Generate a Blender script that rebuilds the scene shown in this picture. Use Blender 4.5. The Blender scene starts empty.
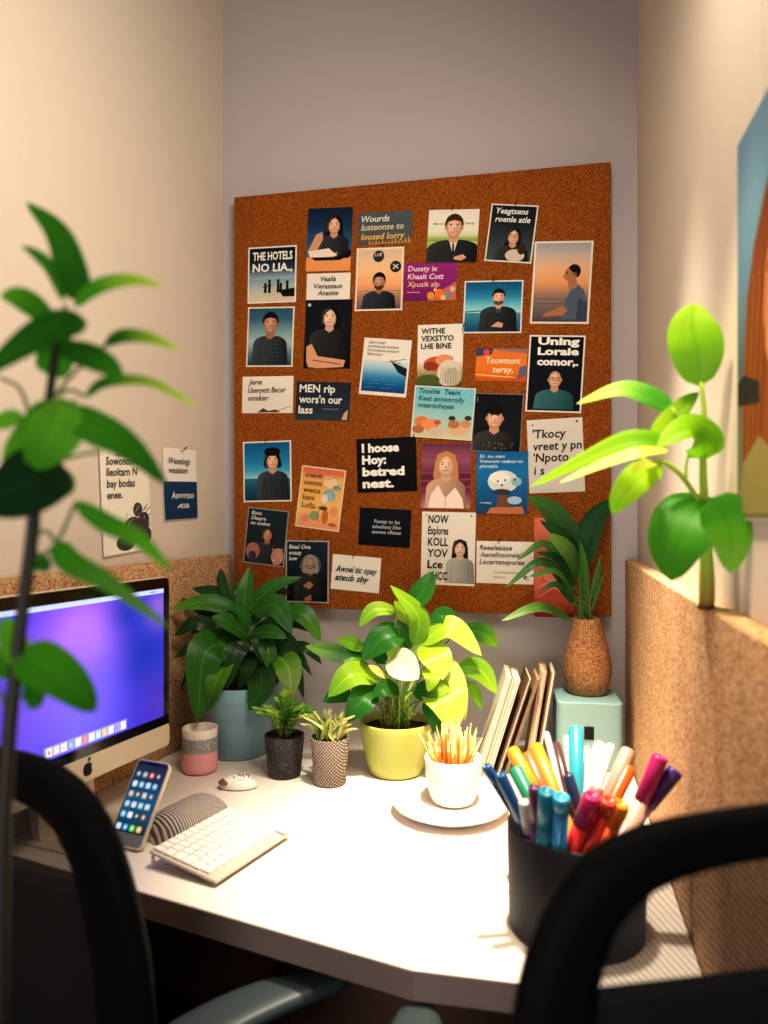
import bpy, bmesh, math, random
from mathutils import Vector, Matrix
random.seed(7)
PI = math.pi
SC = bpy.context.scene
COL = SC.collection
# ---------------------------------------------------------------- camera frame
CAM = Vector((0, 0, 1.34)); YAW = math.radians(12.1); FPX = 748.0
RX = Vector((math.cos(YAW), math.sin(YAW), 0)); FW = Vector((-math.sin(YAW), math.cos(YAW), 0))
DESK = 0.74
def ray(px, py): return RX*((px-384)/FPX) + FW + Vector((0, 0, (512-py)/FPX))
def P(px, py, d): return CAM + ray(px, py)*d                    # point at depth d
def on_z(px, py, z=DESK):
    r = ray(px, py); return CAM + r*((z-CAM.z)/r.z)
def on_plane(px, py, p0, n):
    r = ray(px, py); return CAM + r*((p0-CAM).dot(n)/r.dot(n))
def depth_of(p): return (Vector(p)-CAM).dot(FW)
def lin(c):
    c = c/255.0
    return c/12.92 if c <= .04045 else ((c+.055)/1.055)**2.4
def S(r, g, b): return (lin(r), lin(g), lin(b))
def mixc(a, b, t): return tuple(a[i]*(1-t)+b[i]*t for i in range(3))
# ---------------------------------------------------------------- materials
def newmat(name):
    m = bpy.data.materials.new(name); m.use_nodes = True
    nt = m.node_tree; return m, nt, nt.nodes, nt.links, nt.nodes['Principled BSDF']
def plain(name, c, rough=.5, metal=0, spec=.5, coat=0, bump=0, bscale=200):
    m, nt, N, L, b = newmat(name)
    b.inputs['Base Color'].default_value = (*c, 1); b.inputs['Roughness'].default_value = rough
    b.inputs['Metallic'].default_value = metal; b.inputs['Specular IOR Level'].default_value = spec
    b.inputs['Coat Weight'].default_value = coat
    tc = N.new('ShaderNodeTexCoord'); nz = N.new('ShaderNodeTexNoise'); nz.inputs['Scale'].default_value = bscale
    L.new(tc.outputs['Object'], nz.inputs['Vector'])
    mx = N.new('ShaderNodeMix'); mx.data_type = 'RGBA'
    mx.inputs['A'].default_value = (*[x*.93 for x in c], 1); mx.inputs['B'].default_value = (*[min(1, x*1.05) for x in c], 1)
    L.new(nz.outputs['Fac'], mx.inputs['Factor']); L.new(mx.outputs['Result'], b.inputs['Base Color'])
    if bump:
        bp = N.new('ShaderNodeBump'); bp.inputs['Strength'].default_value = bump; bp.inputs['Distance'].default_value = .002
        L.new(nz.outputs['Fac'], bp.inputs['Height']); L.new(bp.outputs['Normal'], b.inputs['Normal'])
    return m
def ramp(N, pts):
    r = N.new('ShaderNodeValToRGB'); e = r.color_ramp.elements
    while len(e) < len(pts): e.new(.5)
    for i, (p, c) in enumerate(pts): e[i].position = p; e[i].color = (*c, 1)
    return r
def granular(name, cols, scale, bump=.5, big=6, rough=.85):
    """cork / speckled fabric: cell noise plus fine noise through a ramp"""
    m, nt, N, L, b = newmat(name)
    tc = N.new('ShaderNodeTexCoord')
    v = N.new('ShaderNodeTexVoronoi'); v.inputs['Scale'].default_value = scale
    n1 = N.new('ShaderNodeTexNoise'); n1.inputs['Scale'].default_value = scale*.8; n1.inputs['Detail'].default_value = 4
    n2 = N.new('ShaderNodeTexNoise'); n2.inputs['Scale'].default_value = big
    for x in (v, n1, n2): L.new(tc.outputs['Object'], x.inputs['Vector'])
    sp = N.new('ShaderNodeSeparateColor'); L.new(v.outputs['Color'], sp.inputs['Color'])
    a = N.new('ShaderNodeMath'); a.operation = 'MULTIPLY_ADD'; a.inputs[1].default_value = .55
    L.new(sp.outputs['Red'], a.inputs[0])
    h = N.new('ShaderNodeMath'); h.operation = 'MULTIPLY_ADD'; h.inputs[1].default_value = .55; h.inputs[2].default_value = -.03
    L.new(n1.outputs['Fac'], h.inputs[0]); L.new(h.outputs[0], a.inputs[2])
    r = ramp(N, cols); L.new(a.outputs[0], r.inputs['Fac'])
    mx = N.new('ShaderNodeMix'); mx.data_type = 'RGBA'; mx.blend_type = 'MULTIPLY'; mx.inputs['Factor'].default_value = .35
    L.new(r.outputs['Color'], mx.inputs['A']); L.new(n2.outputs['Fac'], mx.inputs['B'])
    L.new(mx.outputs['Result'], b.inputs['Base Color'])
    b.inputs['Roughness'].default_value = rough; b.inputs['Specular IOR Level'].default_value = .2
    bp = N.new('ShaderNodeBump'); bp.inputs['Strength'].default_value = bump; bp.inputs['Distance'].default_value = .003
    L.new(a.outputs[0], bp.inputs['Height']); L.new(bp.outputs['Normal'], b.inputs['Normal'])
    return m
def vcol(name, rough=.6, emit=0, spec=.3):
    m, nt, N, L, b = newmat(name)
    a = N.new('ShaderNodeVertexColor'); a.layer_name = 'Col'
    L.new(a.outputs['Color'], b.inputs['Base Color'])
    b.inputs['Roughness'].default_value = rough; b.inputs['Specular IOR Level'].default_value = spec
    if emit:
        L.new(a.outputs['Color'], b.inputs['Emission Color']); b.inputs['Emission Strength'].default_value = emit
        b.inputs['Base Color'].default_value = (0, 0, 0, 1)
        for l in list(b.inputs['Base Color'].links): L.remove(l)
    return m
def leafmat(name, rib=(1.5, 1.45, 1.2), stripes=0, stripe_amt=.3, trans=.35, rough=.35, spec=.25):
    """leaf colour from the Col attribute, rib and veins from the leaf's UVs"""
    m, nt, N, L, b = newmat(name)
    a = N.new('ShaderNodeVertexColor'); a.layer_name = 'Col'
    uv = N.new('ShaderNodeUVMap'); sx = N.new('ShaderNodeSeparateXYZ'); L.new(uv.outputs['UV'], sx.inputs['Vector'])
    def M(op, *v):
        n = N.new('ShaderNodeMath'); n.operation = op
        for i, x in enumerate(v):
            if isinstance(x, (int, float)): n.inputs[i].default_value = x
            else: L.new(x, n.inputs[i])
        return n.outputs[0]
    ab = M('ABSOLUTE', M('SUBTRACT', sx.outputs['X'], .5))
    mid = M('SUBTRACT', 1.0, M('MINIMUM', M('MULTIPLY', ab, 16.0), 1.0))
    mx = N.new('ShaderNodeMix'); mx.data_type = 'RGBA'; mx.blend_type = 'MULTIPLY'
    L.new(mid, mx.inputs['Factor']); L.new(a.outputs['Color'], mx.inputs['A']); mx.inputs['B'].default_value = (*rib, 1)
    out = mx.outputs['Result']
    if stripes:
        s = M('MULTIPLY_ADD', M('SINE', M('MULTIPLY', ab, stripes)), .5, .5)
        s = M('MULTIPLY', M('POWER', s, 3.0), stripe_amt)
    else:
        s = M('MULTIPLY_ADD', M('SINE', M('ADD', M('MULTIPLY', sx.outputs['Y'], 70.0), M('MULTIPLY', ab, -50.0))), .5, .5)
        s = M('MULTIPLY', M('POWER', s, 6.0), .05)
    m2 = N.new('ShaderNodeMix'); m2.data_type = 'RGBA'
    L.new(s, m2.inputs['Factor']); L.new(out, m2.inputs['A']); m2.inputs['B'].default_value = (*S(190, 215, 120), 1)
    out = m2.outputs['Result']
    L.new(out, b.inputs['Base Color']); b.inputs['Roughness'].default_value = rough; b.inputs['Specular IOR Level'].default_value = spec
    tr = N.new('ShaderNodeBsdfTranslucent'); L.new(out, tr.inputs['Color'])
    ms = N.new('ShaderNodeMixShader'); ms.inputs['Fac'].default_value = trans
    L.new(b.outputs[0], ms.inputs[1]); L.new(tr.outputs[0], ms.inputs[2])
    L.new(ms.outputs[0], N['Material Output'].inputs['Surface'])
    return m
# ---------------------------------------------------------------- mesh builder
class MB:
    def __init__(s): s.v = []; s.f = []; s.c = []; s.uv = []; s.sm = []
    def add(s, vs, fs, col=None, uvs=None, smooth=True):
        o = len(s.v); s.v += [Vector(p) for p in vs]
        n = len(vs)
        if col is None: cs = [(1, 1, 1)]*n
        elif isinstance(col[0], (int, float)): cs = [col]*n
        else: cs = list(col)
        s.c += cs; s.uv += list(uvs) if uvs else [(0, 0)]*n
        for f in fs: s.f.append([i+o for i in f]); s.sm.append(smooth)
        return s
    def bm(s, bm, mat=None, smooth=False, col=None):
        bm.verts.index_update()
        vs = [(mat @ v.co) if mat else v.co.copy() for v in bm.verts]
        s.add(vs, [[v.index for v in f.verts] for f in bm.faces], col, None, smooth); bm.free(); return s
    def rbox(s, c, size, r=.003, seg=2, rot=None, col=None, smooth=False):
        b = bmesh.new(); bmesh.ops.create_cube(b, size=1)
        for v in b.verts: v.co = Vector((v.co.x*size[0], v.co.y*size[1], v.co.z*size[2]))
        if r: bmesh.ops.bevel(b, geom=b.edges[:], offset=min(r, min(size)*.49), segments=seg, profile=.5, affect='EDGES')
        m = Matrix.Translation(Vector(c))
        if rot is not None: m = m @ rot.to_4x4()
        return s.bm(b, m, smooth, col)
    def lathe(s, prof, c=(0, 0, 0), seg=40, col=None, wob=None, smooth=True):
        c = Vector(c); vs = []; fs = []; n = len(prof)
        for j in range(seg):
            a = 2*PI*j/seg
            for (r, z) in prof: vs.append(c+Vector((r*math.cos(a), r*math.sin(a), z)))
        for j in range(seg):
            k = (j+1) % seg
            for i in range(n-1): fs.append([j*n+i, k*n+i, k*n+i+1, j*n+i+1])
        return s.add(vs, fs, col, None, smooth)
    def tube(s, pts, rad, seg=8, col=None, cap=True):
        pts = [Vector(p) for p in pts]; n = len(pts)
        rad = rad if isinstance(rad, (list, tuple)) else [rad]*n
        vs = []; fs = []; ref = None
        for i, p in enumerate(pts):
            t = (pts[min(i+1, n-1)]-pts[max(i-1, 0)]).normalized()
            if ref is None: ref = t.orthogonal().normalized()
            ref = (ref - t*ref.dot(t)).normalized(); w = t.cross(ref)
            for j in range(seg):
                a = 2*PI*j/seg; vs.append(p+(ref*math.cos(a)+w*math.sin(a))*rad[i])
        for i in range(n-1):
            for j in range(seg):
                k = (j+1) % seg; fs.append([i*seg+j, i*seg+k, (i+1)*seg+k, (i+1)*seg+j])
        if cap: fs.append(list(range(seg))[::-1]); fs.append([(n-1)*seg+j for j in range(seg)])
        return s.add(vs, fs, col)
    def prism(s, poly, z0, z1, col=None, bevel=0, seg=2, mat=None):
        b = bmesh.new(); vs = [b.verts.new((x, y, z0)) for x, y in poly]; f = b.faces.new(vs)
        r = bmesh.ops.extrude_face_region(b, geom=[f])
        bmesh.ops.translate(b, verts=[g for g in r['geom'] if isinstance(g, bmesh.types.BMVert)], vec=(0, 0, z1-z0))
        bmesh.ops.recalc_face_normals(b, faces=b.faces[:])
        if bevel: bmesh.ops.bevel(b, geom=b.edges[:], offset=bevel, segments=seg, profile=.5, affect='EDGES')
        return s.bm(b, mat, False, col)
    def leaf(s, pts, width, nrm=None, fold=.12, shape=(.75, .8), col=(.05, .2, .03), tip=None, n=12, wave=0, droop=0, roll=0):
        pts = smooth_path([Vector(p) for p in pts], n)
        vs = []; cs = []; uvs = []; fs = []; A = 6
        nrm = nrm.normalized() if nrm is not None else None
        for i, p in enumerate(pts):
            t = i/n; tg = (pts[min(i+1, n)]-pts[max(i-1, 0)]).normalized()
            nn = nrm if nrm is not None else (CAM-p).normalized()
            nn = (nn + Vector((0, 0, .25)))
            sd = tg.cross(nn)
            sd = sd.normalized() if sd.length > 1e-4 else tg.orthogonal().normalized()
            nn = sd.cross(tg).normalized()
            if roll:
                sd, nn = sd*math.cos(roll)+nn*math.sin(roll), nn*math.cos(roll)-sd*math.sin(roll)
            w = width*.5*max(.0, math.sin(PI*min(1, max(0, t))**shape[0]))**shape[1] + width*.02*(1-t)
            for j in range(A+1):
                u = j/A*2-1
                off = abs(u)*fold*w*1.6 - (u*u)*droop*w + wave*w*math.sin(t*9+u*1.5)*abs(u)
                vs.append(p+sd*(u*w)+nn*off); uvs.append((j/A, t))
                c = col
                if tip is not None: c = mixc(col, tip, min(1, max(0, (t-.35)/.6)))
                cs.append(c)
        for i in range(n):
            for j in range(A):
                a = i*(A+1)+j; fs.append([a, a+1, a+A+2, a+A+1])
        return s.add(vs, fs, cs, uvs)
    def build(s, name, mat, parent=None, local=False):
        o0 = Vector((0, 0, 0))
        if parent is not None and not local:
            q = parent
            while q is not None: o0 += q.location; q = q.parent
        me = bpy.data.meshes.new(name)
        me.from_pydata([tuple(p-o0) for p in s.v], [], s.f); me.update()
        me.polygons.foreach_set('use_smooth', s.sm)
        at = me.color_attributes.new('Col', 'FLOAT_COLOR', 'POINT')
        at.data.foreach_set('color', [x for c in s.c for x in (*c, 1.0)])
        ul = me.uv_layers.new(name='UVMap')
        idx = [0]*len(me.loops); me.loops.foreach_get('vertex_index', idx)
        ul.data.foreach_set('uv', [x for i in idx for x in s.uv[i]])
        me.materials.append(mat)
        o = bpy.data.objects.new(name, me); COL.objects.link(o)
        if parent is not None: o.parent = parent
        return o
def smooth_path(pts, n):
    pts = [Vector(p) for p in pts]
    if len(pts) == 2: return [pts[0].lerp(pts[1], i/n) for i in range(n+1)]
    out = []; m = len(pts)-1
    for i in range(n+1):
        x = i/n*m; k = min(int(x), m-1); t = x-k
        p0 = pts[max(k-1, 0)] if k > 0 else pts[0]*2-pts[1]
        p1, p2 = pts[k], pts[k+1]; p3 = pts[k+2] if k+2 <= m else pts[m]*2-pts[m-1]
        out.append(.5*((2*p1)+(p2-p0)*t+(2*p0-5*p1+4*p2-p3)*t*t+(3*p1-p0-3*p2+p3)*t**3))
    return out
def tag(o, label=None, cat=None, group=None, kind=None):
    if label: o['label'] = label
    if cat: o['category'] = cat
    if group: o['group'] = group
    if kind: o['kind'] = kind
    return o
def thing(name, label, cat, loc=(0, 0, 0), rz=0, group=None):
    o = bpy.data.objects.new(name, None); COL.objects.link(o); o.empty_display_size = .05
    o.location = loc; o.rotation_euler = (0, 0, rz); return tag(o, label, cat, group)
def rrect(x0, y0, x1, y1, r, n=5):
    pts = []
    for cx, cy, a0 in ((x1-r, y1-r, 0), (x0+r, y1-r, 90), (x0+r, y0+r, 180), (x1-r, y0+r, 270)):
        for i in range(n+1):
            a = math.radians(a0+90*i/n); pts.append((cx+r*math.cos(a), cy+r*math.sin(a)))
    return pts
# ---------------------------------------------------------------- flat printing
_font = {}
def text_tris(body, shear=0, bold=0):
    cu = bpy.data.curves.new('t', 'FONT'); cu.body = body; cu.shear = shear; cu.offset = bold; cu.resolution_u = 2
    cu.fill_mode = 'FRONT'
    ob = bpy.data.objects.new('t', cu); me = bpy.data.meshes.new_from_object(ob)
    vs = [(v.co.x, v.co.y) for v in me.vertices]; fs = [list(p.vertices) for p in me.polygons]
    bpy.data.objects.remove(ob); bpy.data.curves.remove(cu); bpy.data.meshes.remove(me)
    return vs, fs
class Pic(MB):
    """flat coloured shapes on a card of w x h; coordinates run 0..1, layers stack towards -y"""
    def __init__(s, w, h, y0=-.0009, step=.00005):
        super().__init__(); s.w = w; s.h = h; s.y = y0; s.step = step
    def pt(s, u, v): return Vector(((u-.5)*s.w, s.y, (v-.5)*s.h))
    def poly(s, pts, col):
        s.y -= s.step
        pts = [(min(1, max(0, u)), min(1, max(0, v))) for u, v in pts]
        b = bmesh.new(); vs = [b.verts.new(s.pt(u, v)) for u, v in pts]
        if callable(col): col = [col(u, v) for u, v in pts]
        e = [b.edges.new((vs[i], vs[(i+1) % len(vs)])) for i in range(len(vs))]
        bmesh.ops.triangle_fill(b, edges=e, use_beauty=True, normal=(0, -1, 0))
        s.bm(b, None, False, col)
        return s
    def grad(s, x0, y0, x1, y1, cols, axis='v'):
        s.y -= s.step; n = len(cols); vs = []; cs = []
        for i, c in enumerate(cols):
            t = i/(n-1)
            if axis == 'v': vs += [s.pt(x0, y0+(y1-y0)*t), s.pt(x1, y0+(y1-y0)*t)]
            else: vs += [s.pt(x0+(x1-x0)*t, y0), s.pt(x0+(x1-x0)*t, y1)]
            cs += [c, c]
        s.add(vs, [[2*i, 2*i+1, 2*i+3, 2*i+2] for i in range(n-1)], cs, None, False); return s
    def ell(s, cx, cy, rx, ry, col, n=18, a0=0, a1=360, tilt=0):
        """rx, ry as fractions of card WIDTH so circles stay round"""
        k = s.w/s.h; pts = []
        full = abs(a1-a0) >= 360
        ct, st = math.cos(math.radians(tilt)), math.sin(math.radians(tilt))
        for i in range(n if full else n+1):
            a = math.radians(a0+(a1-a0)*i/n); x, y = rx*math.cos(a), ry*math.sin(a)
            pts.append((cx+x*ct-y*st, cy+(x*st+y*ct)*k))
        return s.poly(pts, col)
    def gell(s, cx, cy, rx, ry, c_in, c_out, ox=0, oy=0, n=20):
        s.y -= s.step; k = s.w/s.h; cl = lambda a: min(1, max(0, a))
        vs = [s.pt(cl(cx+ox*rx), cl(cy+oy*ry*k))]; cs = [c_in]
        for q, f in ((.6, .35), (1, 1)):
            for i in range(n):
                a = 2*PI*i/n; vs.append(s.pt(cl(cx+ox*rx*(1-q)+rx*q*math.cos(a)), cl(cy+(oy*ry*(1-q)+ry*q*math.sin(a))*k))); cs.append(mixc(c_in, c_out, f))
        fs = []
        for i in range(n):
            j = (i+1) % n; fs.append([0, 1+i, 1+j]); fs.append([1+i, 1+n+i, 1+n+j, 1+j])
        s.add(vs, fs, cs, None, False); return s
    def line(s, pts, wd, col):
        k = s.w/s.h
        for (a, b) in zip(pts, pts[1:]):
            dx, dy = b[0]-a[0], (b[1]-a[1])/k; l = math.hypot(dx, dy) or 1
            nx, ny = -dy/l*wd/2, dx/l*wd/2*k
            s.y -= s.step*.2
            s.add([s.pt(min(1,max(0,u)), min(1,max(0,v))) for u, v in ((a[0]+nx, a[1]+ny), (a[0]-nx, a[1]-ny), (b[0]-nx, b[1]-ny), (b[0]+nx, b[1]+ny))], [[0, 1, 2, 3]], col, None, False)
        return s
    def text(s, lines, x0, y0, x1, y1, col, shear=0, bold=.012, jitter=0, fit=True, align='l'):
        """rows of lettering fitted into the box, top row first"""
        s.y -= s.step; n = len(lines); rh = (y1-y0)/n
        for i, ln in enumerate(lines):
            c = col[i % len(col)] if not isinstance(col[0], (int, float)) else col
            vs, fs = text_tris(ln, shear, bold)
            if not vs: continue
            mx = max(v[0] for v in vs); mn = min(v[0] for v in vs); H = .78
            sy = rh*1.0*s.h; sx = sy
            wmax = (x1-x0)*s.w
            if (mx-mn)*sx > wmax or fit == 'full': sx = wmax/(mx-mn)
            ox = x0*s.w if align == 'l' else ((x0+x1)/2*s.w-(mx-mn)*sx/2)
            yb = y1-rh*(i+1)+rh*.22 + (random.uniform(-jitter, jitter)*rh if jitter else 0)
            s.add([Vector((ox+(v[0]-mn)*sx-.5*s.w, s.y, yb*s.h+v[1]*sy-.5*s.h)) for v in vs], fs, c, None, False)
        return s
    def person(s, cx, cy, r, skin, hair, cloth, style='short', face=1, turn=0, shirt=None, glasses=False, crossed=False, sw=2.0, beard=False, smile=True, hairlen=2.2, bottom=0):
        """head-and-shoulders figure: (cx, cy) head centre, r head half-width as fraction of card width"""
        r *= 1.12; skin = tuple(min(.9, c*1.3) for c in skin)
        k = s.w/s.h; Y = lambda d: cy+d*r*k
        dk = mixc(skin, (0, 0, 0), .45); hi = mixc(hair, (1, 1, 1), .06)
        if style == 'long':
            s.poly([(cx-1.25*r, Y(.3)), (cx-1.0*r, Y(1.25)), (cx, Y(1.65)), (cx+1.0*r, Y(1.25)), (cx+1.3*r, Y(.2)), (cx+1.45*r, Y(-hairlen*.7)), (cx+1.2*r, Y(-hairlen)), (cx-1.2*r, Y(-hairlen)), (cx-1.45*r, Y(-hairlen*.6))], hair)
        # shoulders and torso
        n = 8; L = []; R_ = []
        for i in range(n+1):
            a = i/n*PI/2
            L.append((cx-.5*r-(sw-.5)*r*math.sin(a), Y(-1.45-1.2*(1-math.cos(a)))))
        b = bottom
        body = [(cx-sw*r*1.08, b)] + L[::-1] + [(2*cx-x, y) for x, y in L] + [(cx+sw*r*1.08, b)]
        sh = lambda u, v: mixc(mixc(cloth, (1, .95, .9), .035), mixc(cloth, (0, 0, 0), .6), min(1, max(0, .5+(u-cx)/(2.4*sw*r)+.15*(cy-2*r*k-v)/(2*r*k))))
        s.poly(body, sh)
        if b < Y(-2.6): s.line([(cx-sw*r*.62, b), (cx-sw*r*.6, Y(-2.7))], .07*r, mixc(cloth, (0, 0, 0), .6)); s.line([(cx+sw*r*.62, b), (cx+sw*r*.6, Y(-2.7))], .07*r, mixc(cloth, (0, 0, 0), .7))
        if shirt is not None:
            s.poly([(cx-.55*r, Y(-1.35)), (cx+.55*r, Y(-1.35)), (cx+.05*r, Y(-3.3))], shirt)
            s.poly([(cx-.1*r, Y(-1.7)), (cx+.1*r, Y(-1.7)), (cx+.16*r, Y(-3.0)), (cx, Y(-3.3)), (cx-.1*r, Y(-3.0))], mixc(cloth, (0, 0, 0), .5))
        s.poly([(cx-.48*r, Y(-.5)), (cx+.48*r, Y(-.5)), (cx+.6*r, Y(-1.55)), (cx, Y(-1.95)), (cx-.6*r, Y(-1.55))], mixc(skin, (0, 0, 0), .3))
        if style != 'bald': s.ell(cx, Y(.35), 1.1*r, 1.25*r, hair, a0=-10, a1=190); s.gell(cx-.4*r, Y(1.0), .5*r, .4*r, mixc(hair, (1, .9, .8), .05), hair)
        s.ell(cx-.92*r, Y(-.05), .18*r, .28*r, dk); s.ell(cx+.92*r, Y(-.05), .18*r, .28*r, dk)
        s.gell(cx, Y(0), .92*r, 1.28*r, mixc(skin, (1, .9, .8), .28), mixc(skin, (.05, .01, 0), .5), -.28, .15)
        s.gell(cx-.45*r, Y(-.25), .25*r, .25*r, mixc(skin, (.9, .4, .3), .25), skin); s.gell(cx+.4*r, Y(-.25), .22*r, .25*r, mixc(skin, (.5, .1, .05), .3), mixc(skin, (.2, .05, 0), .3))
        if beard: s.ell(cx, Y(-.55), .85*r, .72*r, mixc(hair, skin, .12), a0=180, a1=360)
        if style == 'short':
            s.poly([(cx-.98*r, Y(.25)), (cx-.95*r, Y(.9)), (cx-.5*r, Y(1.35)), (cx+.2*r, Y(1.42)), (cx+.8*r, Y(1.1)), (cx+1.0*r, Y(.3)), (cx+.75*r, Y(.7)), (cx, Y(.85)), (cx-.7*r, Y(.7))], hair)
        if style == 'long':
            s.poly([(cx-1.18*r, Y(-1.1)), (cx-1.15*r, Y(.5)), (cx-.75*r, Y(1.2)), (cx, Y(1.55)), (cx+.75*r, Y(1.2)), (cx+1.15*r, Y(.5)), (cx+1.2*r, Y(-1.1)), (cx+.86*r, Y(-.7)), (cx+.84*r, Y(.2)), (cx+.5*r, Y(.78)), (cx+.08*r, Y(1.12)), (cx-.4*r, Y(.8)), (cx-.82*r, Y(.2)), (cx-.86*r, Y(-.7))], lambda u, v: mixc(mixc(hair, (1, .8, .6), .05), hair, min(1, max(0, (u-cx+.9*r)/(1.2*r)))))
        x = cx+turn*r
        for e in (-1, 1):
            s.ell(x+e*.38*r, Y(.12), .15*r, .08*r, (.8, .78, .74)); s.ell(x+e*.38*r, Y(.12), .085*r, .085*r, (.02, .014, .01))
            s.line([(x+e*.2*r, Y(.34)), (x+e*.56*r, Y(.36))], .1*r, mixc(hair, (0, 0, 0), .3))
        s.poly([(x-.03*r, Y(.1)), (x+.18*r, Y(-.32)), (x-.12*r, Y(-.34))], dk)
        if smile: s.ell(x, Y(-.56), .3*r, .13*r, (.6, .5, .46), a0=180, a1=360); s.line([(x-.4*r, Y(-.53)), (x, Y(-.57)), (x+.4*r, Y(-.53))], .07*r, S(110, 40, 35))
        else: s.line([(x-.32*r, Y(-.62)), (x+.32*r, Y(-.62))], .12*r, S(120, 55, 45))
        if glasses:
            for e in (-1, 1):
                q = [(x+e*.4*r+.3*r*math.cos(a*PI/5), Y(.1+.24*math.sin(a*PI/5))) for a in range(11)]
                s.line(q, .07*r, (.01, .01, .01))
            s.line([(x-.1*r, Y(.15)), (x+.1*r, Y(.15))], .07*r, (.01, .01, .01))
        if crossed:
            yb = cy-4.0*r*k
            s.poly([(cx-sw*r*1.0, yb+.5*r*k), (cx-sw*r*.6, yb+.75*r*k), (cx+sw*r*.8, yb+.05*r*k), (cx+sw*r*.85, yb-.45*r*k), (cx+sw*r*.4, yb-.5*r*k), (cx-sw*r*.9, yb-.25*r*k)], mixc(skin, (0, 0, 0), .12))
            s.line([(cx-sw*r*.8, yb-.02*r*k), (cx+sw*r*.3, yb-.3*r*k)], .1*r, dk)
        return s
# ================================================================ materials
M = {}
M['wall_back'] = plain('wall_back_paint', S(192, 184, 186), .9, bump=.05, bscale=400, spec=.1)
M['wall_side'] = plain('wall_side_paint', S(214, 203, 190), .9, bump=.05, bscale=400, spec=.1)
M['floor'] = granular('dark_carpet', [(.2, S(30, 20, 16)), (.8, S(58, 42, 34))], 260, .4)
M['cork'] = granular('cork', [(.12, S(72, 32, 4)), (.4, S(138, 70, 12)), (.62, S(166, 88, 20)), (.9, S(204, 126, 48))], 480, .4, 5)
M['panel'] = granular('speckled_panel_fabric', [(.15, S(124, 78, 46)), (.36, S(206, 154, 108)), (.6, S(232, 188, 142)), (.9, S(250, 224, 190))], 260, .6, 7)
M['desk'] = plain('white_laminate', S(226, 217, 208), .38, spec=.35)
M['desk_edge'] = plain('desk_edge_band', S(124, 108, 102), .5)
M['brown'] = plain('dark_brown_laminate', S(112, 80, 66), .6)
M['alu'] = plain('brushed_aluminium', S(226, 212, 190), .38, .25, bscale=900)
M['black_gloss'] = plain('black_glass', S(8, 8, 10), .12, spec=.6)
M['black'] = plain('black_plastic', S(16, 17, 20), .55, spec=.3)
M['black_matte'] = plain('matte_black', S(24, 24, 26), .6, spec=.25, bump=.05, bscale=500)
M['chair_frame'] = plain('black_nylon', S(4, 4, 5), .7, spec=.1)
M['arm_pad'] = plain('grey_green_pad', S(50, 61, 63), .45, spec=.4)
M['print'] = vcol('printed_ink', .6, 0, .08)
M['paper'] = vcol('card_paper', .7, 0, .2)
M['screen'] = vcol('lit_screen', .2, 1.15)
M['phone_screen'] = vcol('lit_phone_screen', .2, .9)
M['vpaint'] = vcol('painted_surface', .4, 0, .4)
M['plastic'] = vcol('pen_plastic', .3, 0, .5)
M['white'] = plain('white_plastic', S(236, 230, 222), .4, spec=.4)
M['ceramic'] = plain('white_ceramic', S(238, 228, 216), .25, spec=.5)
M['blue_pot'] = plain('pale_blue_glaze', S(136, 172, 184), .45, bump=.1, bscale=60)
M['blue_box'] = plain('pale_teal_paint', S(150, 186, 188), .55)
M['olive'] = plain('olive_glaze', S(186, 188, 96), .35, spec=.5)
M['soil'] = granular('soil', [(.2, S(20, 13, 9)), (.8, S(66, 44, 30))], 180, 1)
M['steel'] = plain('pin_steel', S(60, 58, 56), .3, .9)
M['stem'] = vcol('plant_stem', .5)
M['leaf'] = leafmat('leaf_plain')
M['leaf_fore'] = leafmat('leaf_dark_foreground', (1.2, 1.2, 1.1), 60, .01, .3, .7, .05)
M['leaf_striped'] = leafmat('leaf_striped', (1.7, 1.6, 1.25), 58, .055, .25)
M['leaf_glow'] = leafmat('leaf_thin_bright', (.75, .85, .6), 60, .02, .5, .45)
M['stick'] = vcol('dry_stem', .6)
M['page'] = vcol('paper_pages', .8)
# pitted dark pot / woven pot / copper vase
M['dark_pot'] = granular('dark_pitted_ceramic', [(.1, S(30, 28, 28)), (.7, S(74, 70, 70)), (.95, S(130, 124, 120))], 420, .5, 20, .5)
M['copper'] = granular('copper_speckle', [(.1, S(84, 44, 20)), (.42, S(176, 118, 74)), (.7, S(214, 160, 108)), (.95, S(246, 214, 170))], 420, .8, 20, .5)
def woven():
    m, nt, N, L, b = newmat('woven_grey_brown')
    tc = N.new('ShaderNodeTexCoord')
    outs = []
    for ang in (40, -40):
        mp = N.new('ShaderNodeMapping'); mp.inputs['Rotation'].default_value = (0, math.radians(ang), 0)
        w = N.new('ShaderNodeTexWave'); w.inputs['Scale'].default_value = 62; w.inputs['Distortion'].default_value = 2.5; w.bands_direction = 'X'
        L.new(tc.outputs['Object'], mp.inputs['Vector']); L.new(mp.outputs['Vector'], w.inputs['Vector']); outs.append(w.outputs['Fac'])
    mm = N.new('ShaderNodeMath'); mm.operation = 'MULTIPLY'; L.new(outs[0], mm.inputs[0]); L.new(outs[1], mm.inputs[1])
    r = ramp(N, [(.05, S(84, 70, 64)), (.3, S(150, 130, 116)), (.7, S(214, 196, 172))]); L.new(mm.outputs[0], r.inputs['Fac'])
    L.new(r.outputs['Color'], b.inputs['Base Color']); b.inputs['Roughness'].default_value = .8
    bp = N.new('ShaderNodeBump'); bp.inputs['Strength'].default_value = .6; bp.inputs['Distance'].default_value = .002
    L.new(mm.outputs[0], bp.inputs['Height']); L.new(bp.outputs['Normal'], b.inputs['Normal'])
    return m
M['woven'] = woven()
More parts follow.
